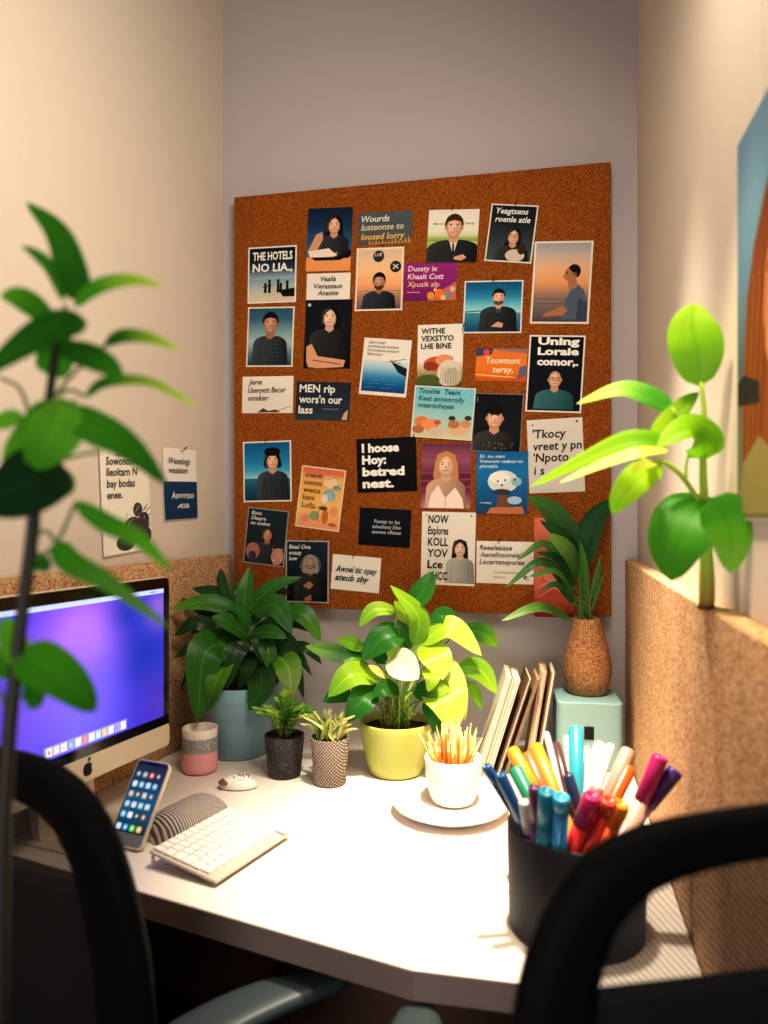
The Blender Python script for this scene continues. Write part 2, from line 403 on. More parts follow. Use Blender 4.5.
def ribbed():
    m, nt, N, L, b = newmat('striped_knit')
    tc = N.new('ShaderNodeTexCoord')
    w = N.new('ShaderNodeTexWave'); w.inputs['Scale'].default_value = 66; w.inputs['Distortion'].default_value = 2.2; w.inputs['Detail'].default_value = 1; w.inputs['Detail Scale'].default_value = .4
    mp = N.new('ShaderNodeMapping'); mp.inputs['Rotation'].default_value = (0, 0, math.radians(14))
    L.new(tc.outputs['Object'], mp.inputs['Vector']); L.new(mp.outputs['Vector'], w.inputs['Vector'])
    r = ramp(N, [(.15, S(96, 86, 82)), (.5, S(160, 148, 140)), (.8, S(198, 188, 180))]); L.new(w.outputs['Fac'], r.inputs['Fac'])
    L.new(r.outputs['Color'], b.inputs['Base Color']); b.inputs['Roughness'].default_value = .8
    bp = N.new('ShaderNodeBump'); bp.inputs['Strength'].default_value = .7; bp.inputs['Distance'].default_value = .003
    L.new(w.outputs['Fac'], bp.inputs['Height']); L.new(bp.outputs['Normal'], b.inputs['Normal'])
    return m
M['ribbed'] = ribbed()
def speckle(name, a, c, scale):
    m, nt, N, L, b = newmat(name)
    tc = N.new('ShaderNodeTexCoord'); v = N.new('ShaderNodeTexVoronoi'); v.inputs['Scale'].default_value = scale; v.feature = 'DISTANCE_TO_EDGE'
    L.new(tc.outputs['Object'], v.inputs['Vector'])
    r = ramp(N, [(.06, a), (.14, c)]); L.new(v.outputs['Distance'], r.inputs['Fac'])
    L.new(r.outputs['Color'], b.inputs['Base Color']); b.inputs['Roughness'].default_value = .45
    return m
M['mug_band'] = speckle('mug_patterned_band', S(205, 200, 192), S(92, 108, 118), 260)
M['pink'] = plain('pink_glaze', S(242, 170, 176), .35, spec=.5)
def meshweave():
    """open chair netting: dark diagonal threads with clear gaps between them"""
    m, nt, N, L, b = newmat('chair_netting')
    b.inputs['Base Color'].default_value = (*S(14, 14, 16), 1); b.inputs['Roughness'].default_value = .7
    tc = N.new('ShaderNodeTexCoord'); mp = N.new('ShaderNodeMapping'); mp.inputs['Rotation'].default_value = (0, math.radians(42), 0)
    w = N.new('ShaderNodeTexWave'); w.inputs['Scale'].default_value = 78; w.bands_direction = 'X'
    L.new(tc.outputs['Object'], mp.inputs['Vector']); L.new(mp.outputs['Vector'], w.inputs['Vector'])
    r = ramp(N, [(.25, (.42, .42, .42)), (.75, (.95, .95, .95))]); L.new(w.outputs['Fac'], r.inputs['Fac'])
    t = N.new('ShaderNodeBsdfTransparent'); ms = N.new('ShaderNodeMixShader')
    L.new(r.outputs['Color'], ms.inputs['Fac']); L.new(t.outputs[0], ms.inputs[1]); L.new(b.outputs[0], ms.inputs[2])
    L.new(ms.outputs[0], N['Material Output'].inputs['Surface'])
    return m
M['netting'] = meshweave()
# ================================================================ the room
YB = 2.01; XR = .233; A_L = math.radians(5.5)
LD = Vector((-math.sin(A_L), -math.cos(A_L), 0))            # left wall, from the corner towards the camera
LN = Vector((math.cos(A_L), -math.sin(A_L), 0))             # its normal into the room
LC = Vector((-.904, YB, 0)); LP = LC + LN*.024              # wall corner; face of the panel in front of it
YR_END = .792; YP_END = .737
def struct(name, mb, mat): return tag(mb.build(name, mat), kind='structure')
def slab(p0, p1, thick_dir, t, z0, z1):
    p0, p1, q = Vector(p0), Vector(p1), Vector(thick_dir)*t
    poly = [p0, p1, p1+q, p0+q]
    return MB().prism([(p.x, p.y) for p in poly], z0, z1)
struct('floor', MB().prism([(-3, -2.6), (3, -2.6), (3, 2.4), (-3, 2.4)], -.05, 0), M['floor'])
struct('wall_back', slab((-.91, YB, 0), (XR, YB, 0), (0, 1, 0), .1, 0, 3.1), M['wall_back'])
le = LC + LD*2.9
struct('wall_left', slab((LC.x, LC.y, 0), (le.x, le.y, 0), -LN, .1, 0, 3.1), M['wall_side'])
struct('wall_right', slab((XR, YB+.1, 0), (XR, YR_END, 0), (1, 0, 0), .1, 0, 3.1), M['wall_side'])
# wall trims: thin joint strip in the back left corner and the seam on the right wall
struct('trim_1', MB().rbox((XR-.0015, .893, 2.3), (.003, .006, 1.55), .001), M['wall_side'])
# speckled fabric panels
PZ = 1.218
pl = thing('partition_panel', 'tan speckled low partition panel along left wall behind the monitor', 'partition', LC+LN*.012)
a0 = LP + LD*.001; a1 = LP + LD*2.2
slab((a0.x, a0.y, 0), (a1.x, a1.y, 0), -LN, .022, .0, PZ).build('fabric_panel', M['panel'], pl)
PX = .2025
pr = thing('partition_panel', 'tan speckled low partition panel on the right, with a plant growing from its top', 'partition', (.217, 1.3, 0))
b_ = bmesh.new(); bmesh.ops.create_cube(b_, size=1)
for v in b_.verts: v.co = Vector((PX+(XR-.001-PX)*(v.co.x+.5), YP_END+(YB-.002-YP_END)*(v.co.y+.5), .70+(PZ-.70)*(v.co.z+.5)))
bmesh.ops.bevel(b_, geom=b_.edges[:], offset=.004, segments=2, profile=.5, affect='EDGES')
MB().bm(b_).build('fabric_panel', M['panel'], pr)
MB().lathe([(.0005, .0003), (.0125, .0003), (.0125, .0012), (.0005, .0012)], (on_z(706, 608, PZ).x, on_z(706, 608, PZ).y, PZ), 24).build('stem_hole', M['soil'], pr)
# ================================================================ desk
c_f = Vector((-.170, .968)); d_l = (Vector((-.626, 1.077))-c_f).normalized()
def left_edge_pt():
    s = 0
    for i in range(4000):
        q = c_f + d_l*(i*.0005)
        if (Vector((q.x, q.y, 0))-LP).dot(LN) < .002: return q
lq = left_edge_pt(); bl = LP+LN*.002+LD*.006
poly = [(c_f.x, c_f.y), (PX-.002, .974), (PX-.002, YB-.003), (bl.x+.001, YB-.003), (bl.x, bl.y), (lq.x, lq.y)]
desk = thing('corner_desk', 'white laminate corner desk with a thick angled front edge', 'desk', (-.35, 1.5, 0))
MB().prism(poly, DESK-.042, DESK, bevel=.0025).build('desktop', M['desk'], desk)
# edge band along the three front runs
eb = MB(); fr = [Vector((lq.x+.004, lq.y)), c_f, Vector((PX-.003, .974))]
for a, b in zip(fr, fr[1:]):
    d = (b-a).normalized(); n = Vector((d.y, -d.x))
    q = [a, b, b+n*.0015, a+n*.0015]
    eb.prism([(p.x, p.y) for p in q], DESK-.0405, DESK-.002)
eb.build('edge_band', M['desk_edge'], desk)
MB().prism([(-.89, 1.62), (.195, 1.62), (.195, 1.645), (-.89, 1.645)], .02, DESK-.043).build('modesty_panel', M['brown'], desk)
for x in (-.60, -.575): MB().rbox((x, 1.61, .36), (.012, .018, .67), .003).build('panel_batten', M['brown'], desk)
MB().prism([(.165, 1.0), (.195, 1.0), (.195, 1.95), (.165, 1.95)], 0, DESK-.043).build('side_panel', M['brown'], desk)
MB().prism([(-.92, 1.25), (-.89, 1.25), (-.85, 1.9), (-.88, 1.9)], 0, DESK-.043).build('side_panel', M['brown'], desk)
# ================================================================ corkboard and what is pinned on it
BP = Vector((0, YB-.040, 0)); BN = Vector((0, -1, 0))
def board(px, py): return on_plane(px, py, BP, BN)
tl, tr, br = board(236, 193), board(612, 166), board(610, 619)
bl_ = board(341, 607)
x0 = (tl.x+board(232, 597).x)/2; x1 = (tr.x+br.x)/2; z1 = (tl.z+tr.z)/2; z0 = (br.z+bl_.z)/2
rotb = math.atan2(tr.z-tl.z, tr.x-tl.x)
cb = thing('cork_board', 'large orange brown cork board pinned full of photos on the back wall', 'notice board', ((x0+x1)/2, YB-.001, (z0+z1)/2))
MB().rbox(((x0+x1)/2, YB-.0285, (z0+z1)/2), (x1-x0, .023, z1-z0), .002, 2, Matrix.Rotation(0, 3, 'Y')).build('cork_sheet', M['cork'], cb)
for sx in (-1, 1): MB().rbox(((x0+x1)/2+sx*.4, YB-.009, (z0+z1)/2+.2), (.06, .0175, .03), .001).build('wall_mount', M['steel'], cb)
WHITE = S(232, 226, 216)
pins = MB()
def card(name, label, cat, quad, draw, base=WHITE, plane=(BP, 0.0), level=0, border=0, pin=None, group=None, curl=0):
    p0, th = plane; X = Vector((math.cos(th), math.sin(th), 0)); Nn = Vector((math.sin(th), -math.cos(th), 0)); Z = Vector((0, 0, 1))
    q = [on_plane(x, y, p0, Nn) for x, y in quad]                      # TL TR BR BL
    c = sum(q, Vector())/4
    ex = (q[1]-q[0]+q[2]-q[3])/2; ey = (q[0]-q[3]+q[1]-q[2])/2
    w, h = ex.length, ey.length
    phi = (math.atan2(ex.z, ex.dot(X))+math.atan2(-ey.dot(X), ey.z))/2
    off = .0007+.0032*level
    mb = MB()
    if curl:
        n = 10; vs = []
        for i in range(n+1):
            t = i/n; lift = curl*(max(0, (.45-t))/.45)**2
            for u in (-.5, .5): vs.append(Vector((u*w, -lift*(1 if u < 0 else .35), (t-.5)*h)))
        mb.add(vs, [[2*i, 2*i+1, 2*i+3, 2*i+2] for i in range(n)], base)
    else: mb.rbox((0, 0, 0), (w, .001, h), .0, 1, None, base)
    o = mb.build(name, M['paper']); o.location = c+Nn*off
    o.rotation_euler = Matrix.Rotation(th, 4, 'Z').__matmul__(Matrix.Rotation(-phi, 4, 'Y')).to_euler()
    tag(o, label, cat, group)
    im = Pic(w, h, -.0007, .00003); tx = Pic(w, h, -.0021, .00003)
    draw(im, tx)
    if border and im.f:
        b = border; 
        for v in im.v: v.x *= (1-2*b); v.z *= (1-2*b*w/h)
    if curl:
        for pc in (im, tx):
            for v in pc.v:
                t = v.z/h+.5; u = v.x/w; v.y -= curl*(max(0, (.45-t))/.45)**2*(.675-.65*u)
    if im.f: im.build('printed_picture', M['print'], o, True)
    if tx.f: tx.build('lettering', M['print'], o, True)
    if pin is not None:
        u, v = pin; a = Vector(((u-.5)*w, -.0022, (v-.5)*h))
        MB().tube([a, a+Vector((.004, -.012, .006))], .0011, 6).tube([a+Vector((.003, -.009, .0045)), a+Vector((.006, -.014, .012))], .0016, 6).build('pin', M['steel'], o, True)
    return o
SK1, SK2, SK3, SK4 = S(214, 160, 128), S(172, 116, 84), S(120, 78, 56), S(226, 178, 150)
BLK, BRN, DNAVY, TEAL, INK = S(18, 14, 14), S(60, 36, 24), S(14, 22, 36), S(24, 92, 128), S(28, 26, 28)
def Q(x0, y0, x1, y1, k=0): return [(x0, y0+k), (x1, y0), (x1-k*.5, y1), (x0-k*.5, y1+k)]
def sea(im, sky, horizon, water, y=.4):
    im.grad(0, y, 1, 1, [horizon, *sky]); im.grad(0, 0, 1, y, water)
def d1(im, tx):
    im.grad(0, .42, 1, 1, [S(150, 176, 190), S(40, 60, 78), DNAVY, DNAVY]); im.grad(0, 0, 1, .42, [S(214, 200, 176), S(190, 190, 180), S(120, 160, 180)])
    for x, h in ((.36, .14), (.45, .2), (.64, .2), (.7, .13), (.84, .17)):
        im.poly([(x-.03, .16), (x+.03, .16), (x+.025, .16+h), (x-.025, .16+h)], BLK); im.ell(x, .18+h, .03, .035, BLK)
    im.poly([(.66, .2), (1, .24), (1, .08), (.75, .08)], BLK); im.line([(.3, .26), (.5, .3)], .02, BLK)
    tx.text(['THE HOTELS', 'NO LIA.,'], .1, .52, .92, .92, S(236, 236, 232), 0, .03, .06, 'full', 'c')
def d2(im, tx):
    im.grad(0, .2, 1, 1, [S(50, 116, 140), S(34, 84, 116), S(20, 50, 84), S(16, 34, 60)]); im.grad(0, 0, 1, .22, [S(226, 150, 90), S(232, 160, 100)])
    im.person(.6, .72, .13, SK1, BLK, S(30, 40, 56), 'long', sw=2.3, bottom=.2)
    im.poly([(.02, .3), (.2, .58), (.34, .62), (.36, .5), (.22, .3), (.45, .26), (.72, .3), (.6, .2), (.2, .2)], mixc(SK1, S(30, 40, 60), .1))
    im.poly([(.04, .32), (.5, .36), (.7, .24), (.3, .2), (.08, .22)], S(236, 214, 200)); im.poly([(.1, .22), (.7, .22), (1, .34), (1, .24), (.75, .17), (.2, .17)], BLK)
def d3(im, tx): tx.text(['Veaila', 'Vieraseaus', 'Anaiste'], .14, .1, .86, .9, INK, .25, .01, .03, True, 'c')
def d4(im, tx):
    im.grad(0, 0, 1, 1, [S(14, 14, 20), S(22, 26, 36), S(16, 20, 30)])
    im.person(.53, .74, .14, SK4, S(16, 10, 10), S(20, 20, 24), 'long', sw=2.7, hairlen=3.6, crossed=False)
    im.poly([(.06, .1), (.05, .32), (.16, .36), (.3, .18), (.9, .12), (.86, .02), (.3, .0), (.1, .02)], SK1); im.line([(.2, .12), (.8, .06)], .02, S(120, 70, 56))
    im.ell(.08, .93, .035, .035, S(200, 200, 200))
def d5(im, tx):
    im.grad(0, 0, 1, 1, [S(96, 82, 72), S(84, 90, 96), S(78, 88, 98), S(84, 92, 100)])
    for i in range(14): im.poly([(.2+i*.06, 0), (.2+i*.06+.02, .1+.16*random.random()), (.2+i*.06+.05, 0)], S(196, 146, 70))
    tx.text(['Wourds', 'lusteonse to', 'Ioosed Iorry'], .06, .1, .95, .92, [S(225, 222, 212), S(214, 200, 170), S(226, 186, 104)], .2, .02, .04)
def d6(im, tx):
    im.grad(0, 0, 1, 1, [S(96, 82, 80), S(170, 130, 110), S(236, 168, 116), S(240, 190, 140), S(230, 196, 160), S(214, 190, 166)])
    for i in range(5): im.line([(0, .1+i*.05), (1, .12+i*.045)], .012, S(130, 104, 96))
    im.person(.5, .45, .12, SK2, BLK, S(26, 34, 52), 'short', sw=2.7, turn=-.2, beard=True)
    for x, y in ((.47, .88), (.86, .7)):
        im.ell(x, y, .125, .125, S(30, 28, 32)); im.ell(x, y, .1, .1, S(54, 50, 54))
    im.line([(.8, .66), (.92, .74)], .02, WHITE); im.line([(.8, .74), (.92, .67)], .02, WHITE)
    tx.text(['LUE'], .39, .845, .55, .915, WHITE, 0, .01, 0, True, 'c')
def d7(im, tx):
    im.grad(0, 0, 1, 1, [S(40, 66, 84), S(84, 122, 142), S(170, 186, 184), S(120, 158, 168), S(60, 104, 130), S(46, 84, 112)])
    im.person(.5, .72, .15, SK2, BLK, S(44, 56, 70), 'short', sw=2.3, bottom=.02)
    for i in range(5): im.line([(.25+.02*i, .1+.07*i), (.75, .08+.07*i)], .008, S(70, 84, 98))
def d8(im, tx):
    im.grad(0, 0, 1, 1, [S(224, 216, 204), S(234, 228, 218)])
    im.poly([(.3, .02), (.42, .14), (.52, .06), (.66, .1), (.76, .02)], S(96, 66, 52)); im.line([(.7, .06), (.95, .18)], .01, BRN)
    tx.text(['Jene', 'Usenyett Becur', 'onsker'], .12, .3, .86, .94, INK, .25, .008, .03)
def d9(im, tx):
    im.grad(0, 0, 1, 1, [S(50, 62, 74), S(36, 48, 60), S(34, 44, 56)]); im.poly([(.86, .03), (.96, .03), (.97, .3), (.9, .2)], S(200, 170, 140)); im.line([(.5, .3), (.8, .3)], .008, S(160, 160, 160))
    tx.text(['MEN rip', "wors'n our", 'lass'], .06, .1, .86, .96, S(228, 228, 224), 0, .025, .03)
def d10(im, tx):
    im.grad(0, .03, 1, .62, [S(16, 66, 116), S(20, 92, 148), S(60, 140, 184), S(150, 196, 216), S(214, 224, 224)]); im.poly([(.62, .62), (1, .5), (1, .34), (.8, .42)], S(26, 34, 46)); im.line([(.55, .6), (.95, .68)], .012, S(40, 44, 54)); im.line([(.6, .64), (.85, .58)], .012, S(40, 44, 54))
    for i in range(6): im.line([(.05+.1*i, .1+.07*(i % 4)), (.3+.1*i, .12+.07*(i % 4))], .01, S(70, 150, 190))
    tx.text(['Jeen onear', 'orvonlaysea sowinatt', 'Caruoveanoe aonsoral', 'Nairelonr'], .1, .68, .75, .96, S(96, 92, 92), .2, 0, .02)
def d11(im, tx):
    im.grad(0, 0, 1, 1, [S(110, 28, 96), S(140, 36, 120), S(150, 40, 124)]); im.poly([(1, .5), (.75, .3), (.45, 0), (1, 0)], S(196, 110, 96))
    for x, y, r, c in ((.52, .13, .07, S(226, 150, 60)), (.68, .2, .08, S(230, 120, 50)), (.84, .12, .07, S(120, 140, 150)), (.93, .3, .05, S(200, 190, 170)), (.76, .08, .05, S(240, 190, 90)), (.6, .28, .03, S(250, 200, 90))): im.ell(x, y, r, r, c)
    tx.text(['Dusety ix', 'Khaalt Cott', 'Xpusik alp', '~~~'], .06, .12, .78, .94, [S(244, 220, 220), S(244, 220, 220), S(246, 190, 150), S(230, 150, 170)], .15, .012, .03)
def d12(im, tx):
    im.grad(0, 0, 1, 1, [S(110, 140, 60), S(140, 168, 80), S(180, 196, 120), S(226, 224, 206), S(230, 226, 214), S(226, 220, 208)]); im.grad(0, .4, 1, .5, [S(120, 150, 70), S(190, 204, 130)])
    im.person(.52, .66, .15, SK1, BRN, S(18, 20, 30), 'short', shirt=S(220, 218, 214), sw=3.1)
    im.poly([(.54, .1), (.72, .15), (.8, .09), (.7, .03), (.56, .05)], SK1)
    im.text(['Alee ovor'], .1, .7, .32, .76, S(90, 110, 80), 0, .02); im.text(['Toel oy'], .72, .7, .92, .76, S(90, 110, 80), 0, .02)
def d13(im, tx):
    im.grad(0, 0, 1, 1, [S(70, 78, 84), S(52, 62, 70), S(28, 34, 42), S(24, 28, 36)])
    im.person(.56, .44, .12, SK1, BLK, S(24, 26, 30), 'long', glasses=True, sw=2.7, hairlen=3.6)
    im.ell(.64, .1, .22, .14, S(206, 190, 180)); im.ell(.78, .22, .1, .12, BRN)
    tx.text(['Yeagtsens', 'roenle atle'], .12, .66, .9, .94, S(236, 232, 226), .2, .02, .05)
def d14(im, tx):
    im.grad(0, 0, 1, 1, [S(70, 66, 72), S(120, 104, 98), S(150, 120, 106), S(226, 160, 110), S(230, 178, 136), S(200, 180, 168), S(160, 160, 164)])
    for i in range(5): im.line([(0, .05+i*.06), (1, .06+i*.055)], .014, S(96, 86, 90))
    im.poly([(.52, .03), (.56, .22), (.68, .42), (.8, .48), (.92, .4), (1, .2), (.98, .03)], S(84, 96, 116)); im.poly([(.8, .03), (.82, .3), (.98, .24), (.98, .03)], S(60, 70, 88))
    im.poly([(.2, .1), (.56, .2), (.64, .15), (.56, .08), (.2, .06)], SK2); im.poly([(.64, .4), (.6, .56), (.76, .56), (.8, .44)], SK2)
    im.ell(.66, .6, .115, .14, SK2); im.ell(.72, .64, .12, .13, BLK, a0=-60, a1=150); im.poly([(.545, .6), (.51, .565), (.56, .555)], SK2); im.ell(.74, .6, .03, .04, mixc(SK2, BLK, .4)); im.ell(.59, .615, .018, .014, BLK)
def d15(im, tx):
    sea(im, [S(110, 190, 206), S(40, 140, 180), S(20, 104, 150), S(16, 84, 128)], S(170, 214, 214), [S(20, 70, 100), S(40, 110, 140), S(70, 140, 160)], .38)
    im.line([(0, .4), (.3, .42)], .02, S(60, 90, 96)); im.person(.6, .68, .095, SK1, BLK, S(22, 28, 40), 'short', sw=3.0, shirt=S(90, 100, 110), beard=True)
    im.poly([(.48, .1), (.6, .2), (.7, .16), (.68, .08)], SK1)
def d16(im, tx):
    im.grad(0, 0, 1, .4, [S(60, 74, 40), S(110, 120, 60), S(196, 170, 130), S(230, 220, 200)]); im.ell(.48, .36, .34, .17, S(196, 96, 60)); im.ell(.6, .42, .2, .12, S(226, 150, 110)); im.ell(.3, .32, .16, .1, S(150, 60, 40))
    im.ell(.7, .2, .26, .3, S(214, 206, 190)); im.ell(.78, .14, .2, .2, S(190, 180, 160)); im.ell(.25, .1, .25, .12, S(80, 96, 50))
    for i in range(7): im.line([(.5+.06*i, .02), (.55+.05*i, .3)], .012, S(150, 140, 120))
    tx.text(['WITHE', ' VEXSTYO', ' LHE BINE'], .08, .58, .92, .95, INK, 0, .02, .05)
def d17(im, tx):
    im.grad(0, 0, 1, 1, [S(214, 108, 40), S(230, 128, 46), S(220, 120, 50)]); im.poly([(0, .75), (.3, .82), (.34, 1), (0, 1)], S(60, 70, 110)); im.ell(.2, .88, .06, .06, S(220, 80, 70))
    im.poly([(.4, .95), (1, .86), (1, 1), (.36, 1)], S(150, 120, 110)); im.poly([(0, .12), (.6, .06), (1, .3), (1, 0), (0, 0)], S(196, 90, 40)); im.poly([(.84, .1), (1, .2), (1, .5), (.86, .44)], S(96, 104, 130)); im.line([(0, .2), (.8, .12)], .015, S(250, 210, 150))
    tx.text(['Touwmont', 'teray,'], .2, .2, .88, .76, S(250, 232, 200), .15, .015, .02, True, 'c')
def d18(im, tx):
    im.grad(0, 0, 1, 1, [S(214, 200, 160), S(170, 206, 200), S(130, 200, 206), S(126, 196, 206)])
    for x, y, r, c in ((.15, .3, .13, S(222, 130, 80)), (.3, .24, .15, S(232, 150, 100)), (.42, .3, .06, S(190, 90, 60)), (.1, .14, .1, S(180, 110, 80)), (.78, .2, .18, S(220, 180, 140)), (.66, .4, .06, S(60, 60, 50)), (.93, .42, .06, S(70, 60, 50)), (.7, .28, .1, S(180, 120, 90)), (.9, .3, .09, S(200, 150, 110)), (.4, .1, .12, S(206, 190, 170))): im.ell(x, y, r, r*.7, c)
    tx.text(['Tootite  Teant', 'Keet anneorolly', 'meantcheyet'], .08, .55, .86, .96, S(40, 70, 80), .2, .01, .03)
def d19(im, tx):
    im.grad(0, 0, 1, 1, [S(12, 16, 24), S(14, 18, 28), S(8, 10, 18)]); im.person(.5, .42, .115, SK1, S(60, 50, 46), S(40, 112, 118), 'bald', glasses=True, sw=2.8, beard=False, bottom=.02)
    tx.text(['Uning', 'Loraie', 'comor,.'], .16, .58, .9, .98, S(238, 236, 230), 0, .045, .02, 'full')
def d20(im, tx):
    im.grad(0, 0, 1, 1, [S(18, 20, 26), S(24, 28, 34), S(16, 18, 24)]); im.person(.44, .58, .16, SK1, BLK, S(46, 44, 46), 'short', sw=2.4); im.ell(.44, .72, .19, .1, BLK); im.line([(.05, .86), (.05, .95)], .015, S(140, 140, 140))
    for i in range(16): im.ell(.15+.7*random.random(), .04+.12*random.random(), .014, .014, S(120, 116, 110))
def d21(im, tx):
    im.grad(0, 0, 1, 1, [S(210, 206, 198), S(222, 216, 206)])
    tx.text(["'Tkocy", 'vreet y pn', "'Npoto", 'i s'], .1, .22, .97, .88, INK, .1, .012, .04); im.ell(.1, .93, .015, .015, INK); im.ell(.9, .95, .02, .02, INK)
def d22(im, tx):
    im.grad(0, 0, 1, 1, [S(190, 130, 140), S(120, 50, 80), S(96, 40, 70), S(150, 90, 110), S(110, 50, 80)])
    for i in range(5): im.line([(0, .3+i*.12), (1, .34+i*.11)], .03, S(150, 70, 100))
    im.person(.5, .66, .16, SK4, S(196, 140, 90), SK4, 'long', sw=2.2, hairlen=2.0); im.poly([(.14, 0), (.2, .2), (.34, .36), (.38, .34), (.5, .16), (.66, .3), (.7, .32), (.84, .16), (.88, 0)], S(244, 226, 214)); im.line([(.36, .34), (.5, .16), (.5, 0)], .012, S(200, 160, 146))
def d23(im, tx):
    im.grad(0, 0, 1, 1, [S(30, 70, 110), S(24, 96, 150), S(30, 120, 176), S(24, 100, 154)])
    im.ell(.52, .52, .3, .22, S(214, 220, 214)); im.ell(.45, .58, .2, .12, S(236, 238, 232)); im.ell(.78, .52, .1, .09, S(150, 190, 200)); im.ell(.5, .35, .18, .06, S(60, 60, 70))
    im.poly([(.4, .1), (.42, .3), (.62, .3), (.66, .1)], S(120, 80, 66)); im.ell(.75, .22, .14, .08, S(170, 200, 220)); im.poly([(.2, 0), (.3, .1), (.9, .12), (.95, 0)], S(190, 120, 84))
    for x, y in ((.42, .52), (.5, .46), (.56, .54), (.75, .55)): im.ell(x, y, .018, .022, BLK)
    tx.text(['Eir. ine stem', 'Vrenouxer seabuxi toi', 'plonelyie'], .06, .72, .9, .96, S(210, 230, 240), .15, .012, .02); im.text(['o wteory'], .08, .15, .3, .2, S(220, 230, 240))
def d24(im, tx):
    im.grad(0, 0, 1, 1, [S(14, 14, 18), S(20, 20, 24)]); tx.text(['I hoose', 'Hoy:', 'betred', 'nest.'], .09, .05, .93, .92, S(246, 244, 240), 0, .045, 0, 'full') if False else [tx.text([t_], .09, .92-.22*(i_+1), x_, .92-.22*i_, S(246, 244, 240), 0, .05, 0, 'full') for i_, (t_, x_) in enumerate((('I hoose', .72), ('Hoy:', .5), ('betred', .8), ('nest.', .62)))]
def d25(im, tx):
    im.grad(0, 0, 1, 1, [S(12, 16, 24), S(18, 24, 32)]); tx.text(['Feetay to be', 'asheelieoty Stlon', 'aeeveso oflinese'], .26, .3, .82, .72, S(190, 194, 198), .15, .015, 0, True, 'c')
def d26(im, tx):
    sea(im, [S(60, 160, 196), S(30, 130, 180), S(24, 110, 160), S(20, 90, 140)], S(150, 204, 214), [S(14, 50, 76), S(20, 80, 110), S(50, 110, 130)], .38)
    im.person(.62, .68, .125, SK1, BLK, S(52, 62, 72), 'long', hairlen=1.0, sw=2.4); im.ell(.62, .84, .18, .09, BLK)
    for i in range(6): im.line([(.4+.06*i, .05), (.45+.05*i, .4)], .014, S(36, 44, 54))
def d27(im, tx):
    im.grad(0, 0, 1, 1, [S(226, 150, 110), S(236, 190, 110), S(232, 180, 96), S(226, 150, 110)]); im.grad(.0, .9, 1, 1, [S(220, 120, 90), S(214, 110, 90)])
    for x, y, rx, ry, c in ((.74, .78, .2, .12, S(232, 206, 160)), (.86, .7, .1, .06, S(140, 160, 150)), (.7, .56, .16, .14, S(150, 190, 200)), (.6, .5, .08, .1, S(226, 214, 190)), (.4, .2, .11, .11, S(130, 160, 110)), (.66, .2, .08, .16, S(196, 110, 40)), (.6, .34, .1, .05, S(90, 70, 60)), (.85, .3, .1, .12, S(230, 150, 110)), (.2, .14, .1, .1, S(222, 140, 120)), (.85, .08, .1, .04, S(190, 90, 70))): im.ell(x, y, rx, ry, c)
    for a in ([(.6, .82), (.8, .88), (.92, .76), (.8, .7)], [(.56, .6), (.75, .66), (.84, .5)], [(.3, .3), (.5, .36), (.5, .1)]): im.line(a, .012, S(96, 60, 44))
    tx.text(['oreevet', 'ooonos', 'wwos', 'keni', 'Lofo'], .1, .3, .5, .92, S(120, 66, 36), .1, .015, .03)
def d28(im, tx):
    im.grad(0, 0, 1, 1, [S(40, 44, 52), S(30, 42, 50), S(28, 48, 56)]); im.person(.54, .54, .11, SK2, S(50, 30, 28), S(40, 44, 60), 'long', sw=3.2, hairlen=3.4)
    im.ell(.2, .22, .18, .2, S(170, 110, 96)); im.ell(.84, .16, .16, .2, S(190, 130, 116)); im.ell(.2, .14, .1, .1, S(60, 50, 70))
    for i in range(14): im.ell(.7+.28*random.random(), .02+.3*random.random(), .02, .02, S(214, 170, 156))
    tx.text(['Biyot.', '  Dieayre', '   no noshes'], .1, .68, .92, .95, S(226, 226, 222), .2, .018, .03)
def d29(im, tx):
    im.grad(0, 0, 1, 1, [S(14, 18, 28), S(24, 34, 46), S(30, 42, 54)]); im.person(.58, .62, .13, SK3, S(150, 140, 130), S(18, 20, 26), 'long', sw=2.6, hairlen=1.4, beard=True, smile=False)
    im.poly([(.4, .26), (.56, .34), (.66, .28), (.56, .2)], SK2); im.poly([(.44, .06), (.6, .12), (.62, .02), (.46, 0)], SK2)
    for i in range(16):
        a = math.radians(-20+220*i/15); c1, s1 = math.cos(a), math.sin(a); g = S(120+8*(i % 5), 118+8*(i % 5), 114+8*(i % 5))
        im.line([(.58+.12*c1, .64+.1*s1), (.58+.2*c1+.02, .63+.16*s1), (.58+.26*c1, .58+.2*s1)], .014, g)
    im.ell(.58, .53, .1, .09, S(150, 146, 140), a0=180, a1=360)
    tx.text(['Bieal Ove', 'enaay', 'low'], .08, .66, .7, .94, S(220, 222, 222), .15, .018, .03)
def d30(im, tx): tx.text(['Awoel tic opay', ' ateub sby'], .08, .22, .94, .72, INK, .35, .02, .03)
def d31(im, tx):
    im.grad(0, 0, 1, 1, [S(224, 216, 204), S(234, 228, 218)])
    im.person(.72, .5, .1, SK4, S(34, 22, 20), S(190, 186, 182), 'long', sw=2.3, hairlen=4.2, bottom=.03); im.ell(.08, .95, .012, .012, INK); im.ell(.92, .95, .015, .015, INK)
    tx.text(['NOW', 'Explores', 'KOLL', 'YOV', 'Lce', 'AHCC'], .12, .04, .5, .97, INK, .05, .018, .02); 
def d32(im, tx):
    im.grad(0, 0, 1, 1, [S(224, 216, 204), S(234, 228, 218)])
    tx.text(['Reealeaiase', '-hanelinsoneial', 'Lecerteneyorae'], .05, .42, .84, .92, S(60, 60, 60), .25, .01, .02); im.text(['ooreliseetoo', 'teenio'], .3, .1, .8, .32, S(150, 148, 144), .1); im.ell(.86, .16, .04, .04, S(120, 116, 110)); im.ell(.9, .12, .03, .03, S(190, 180, 170))
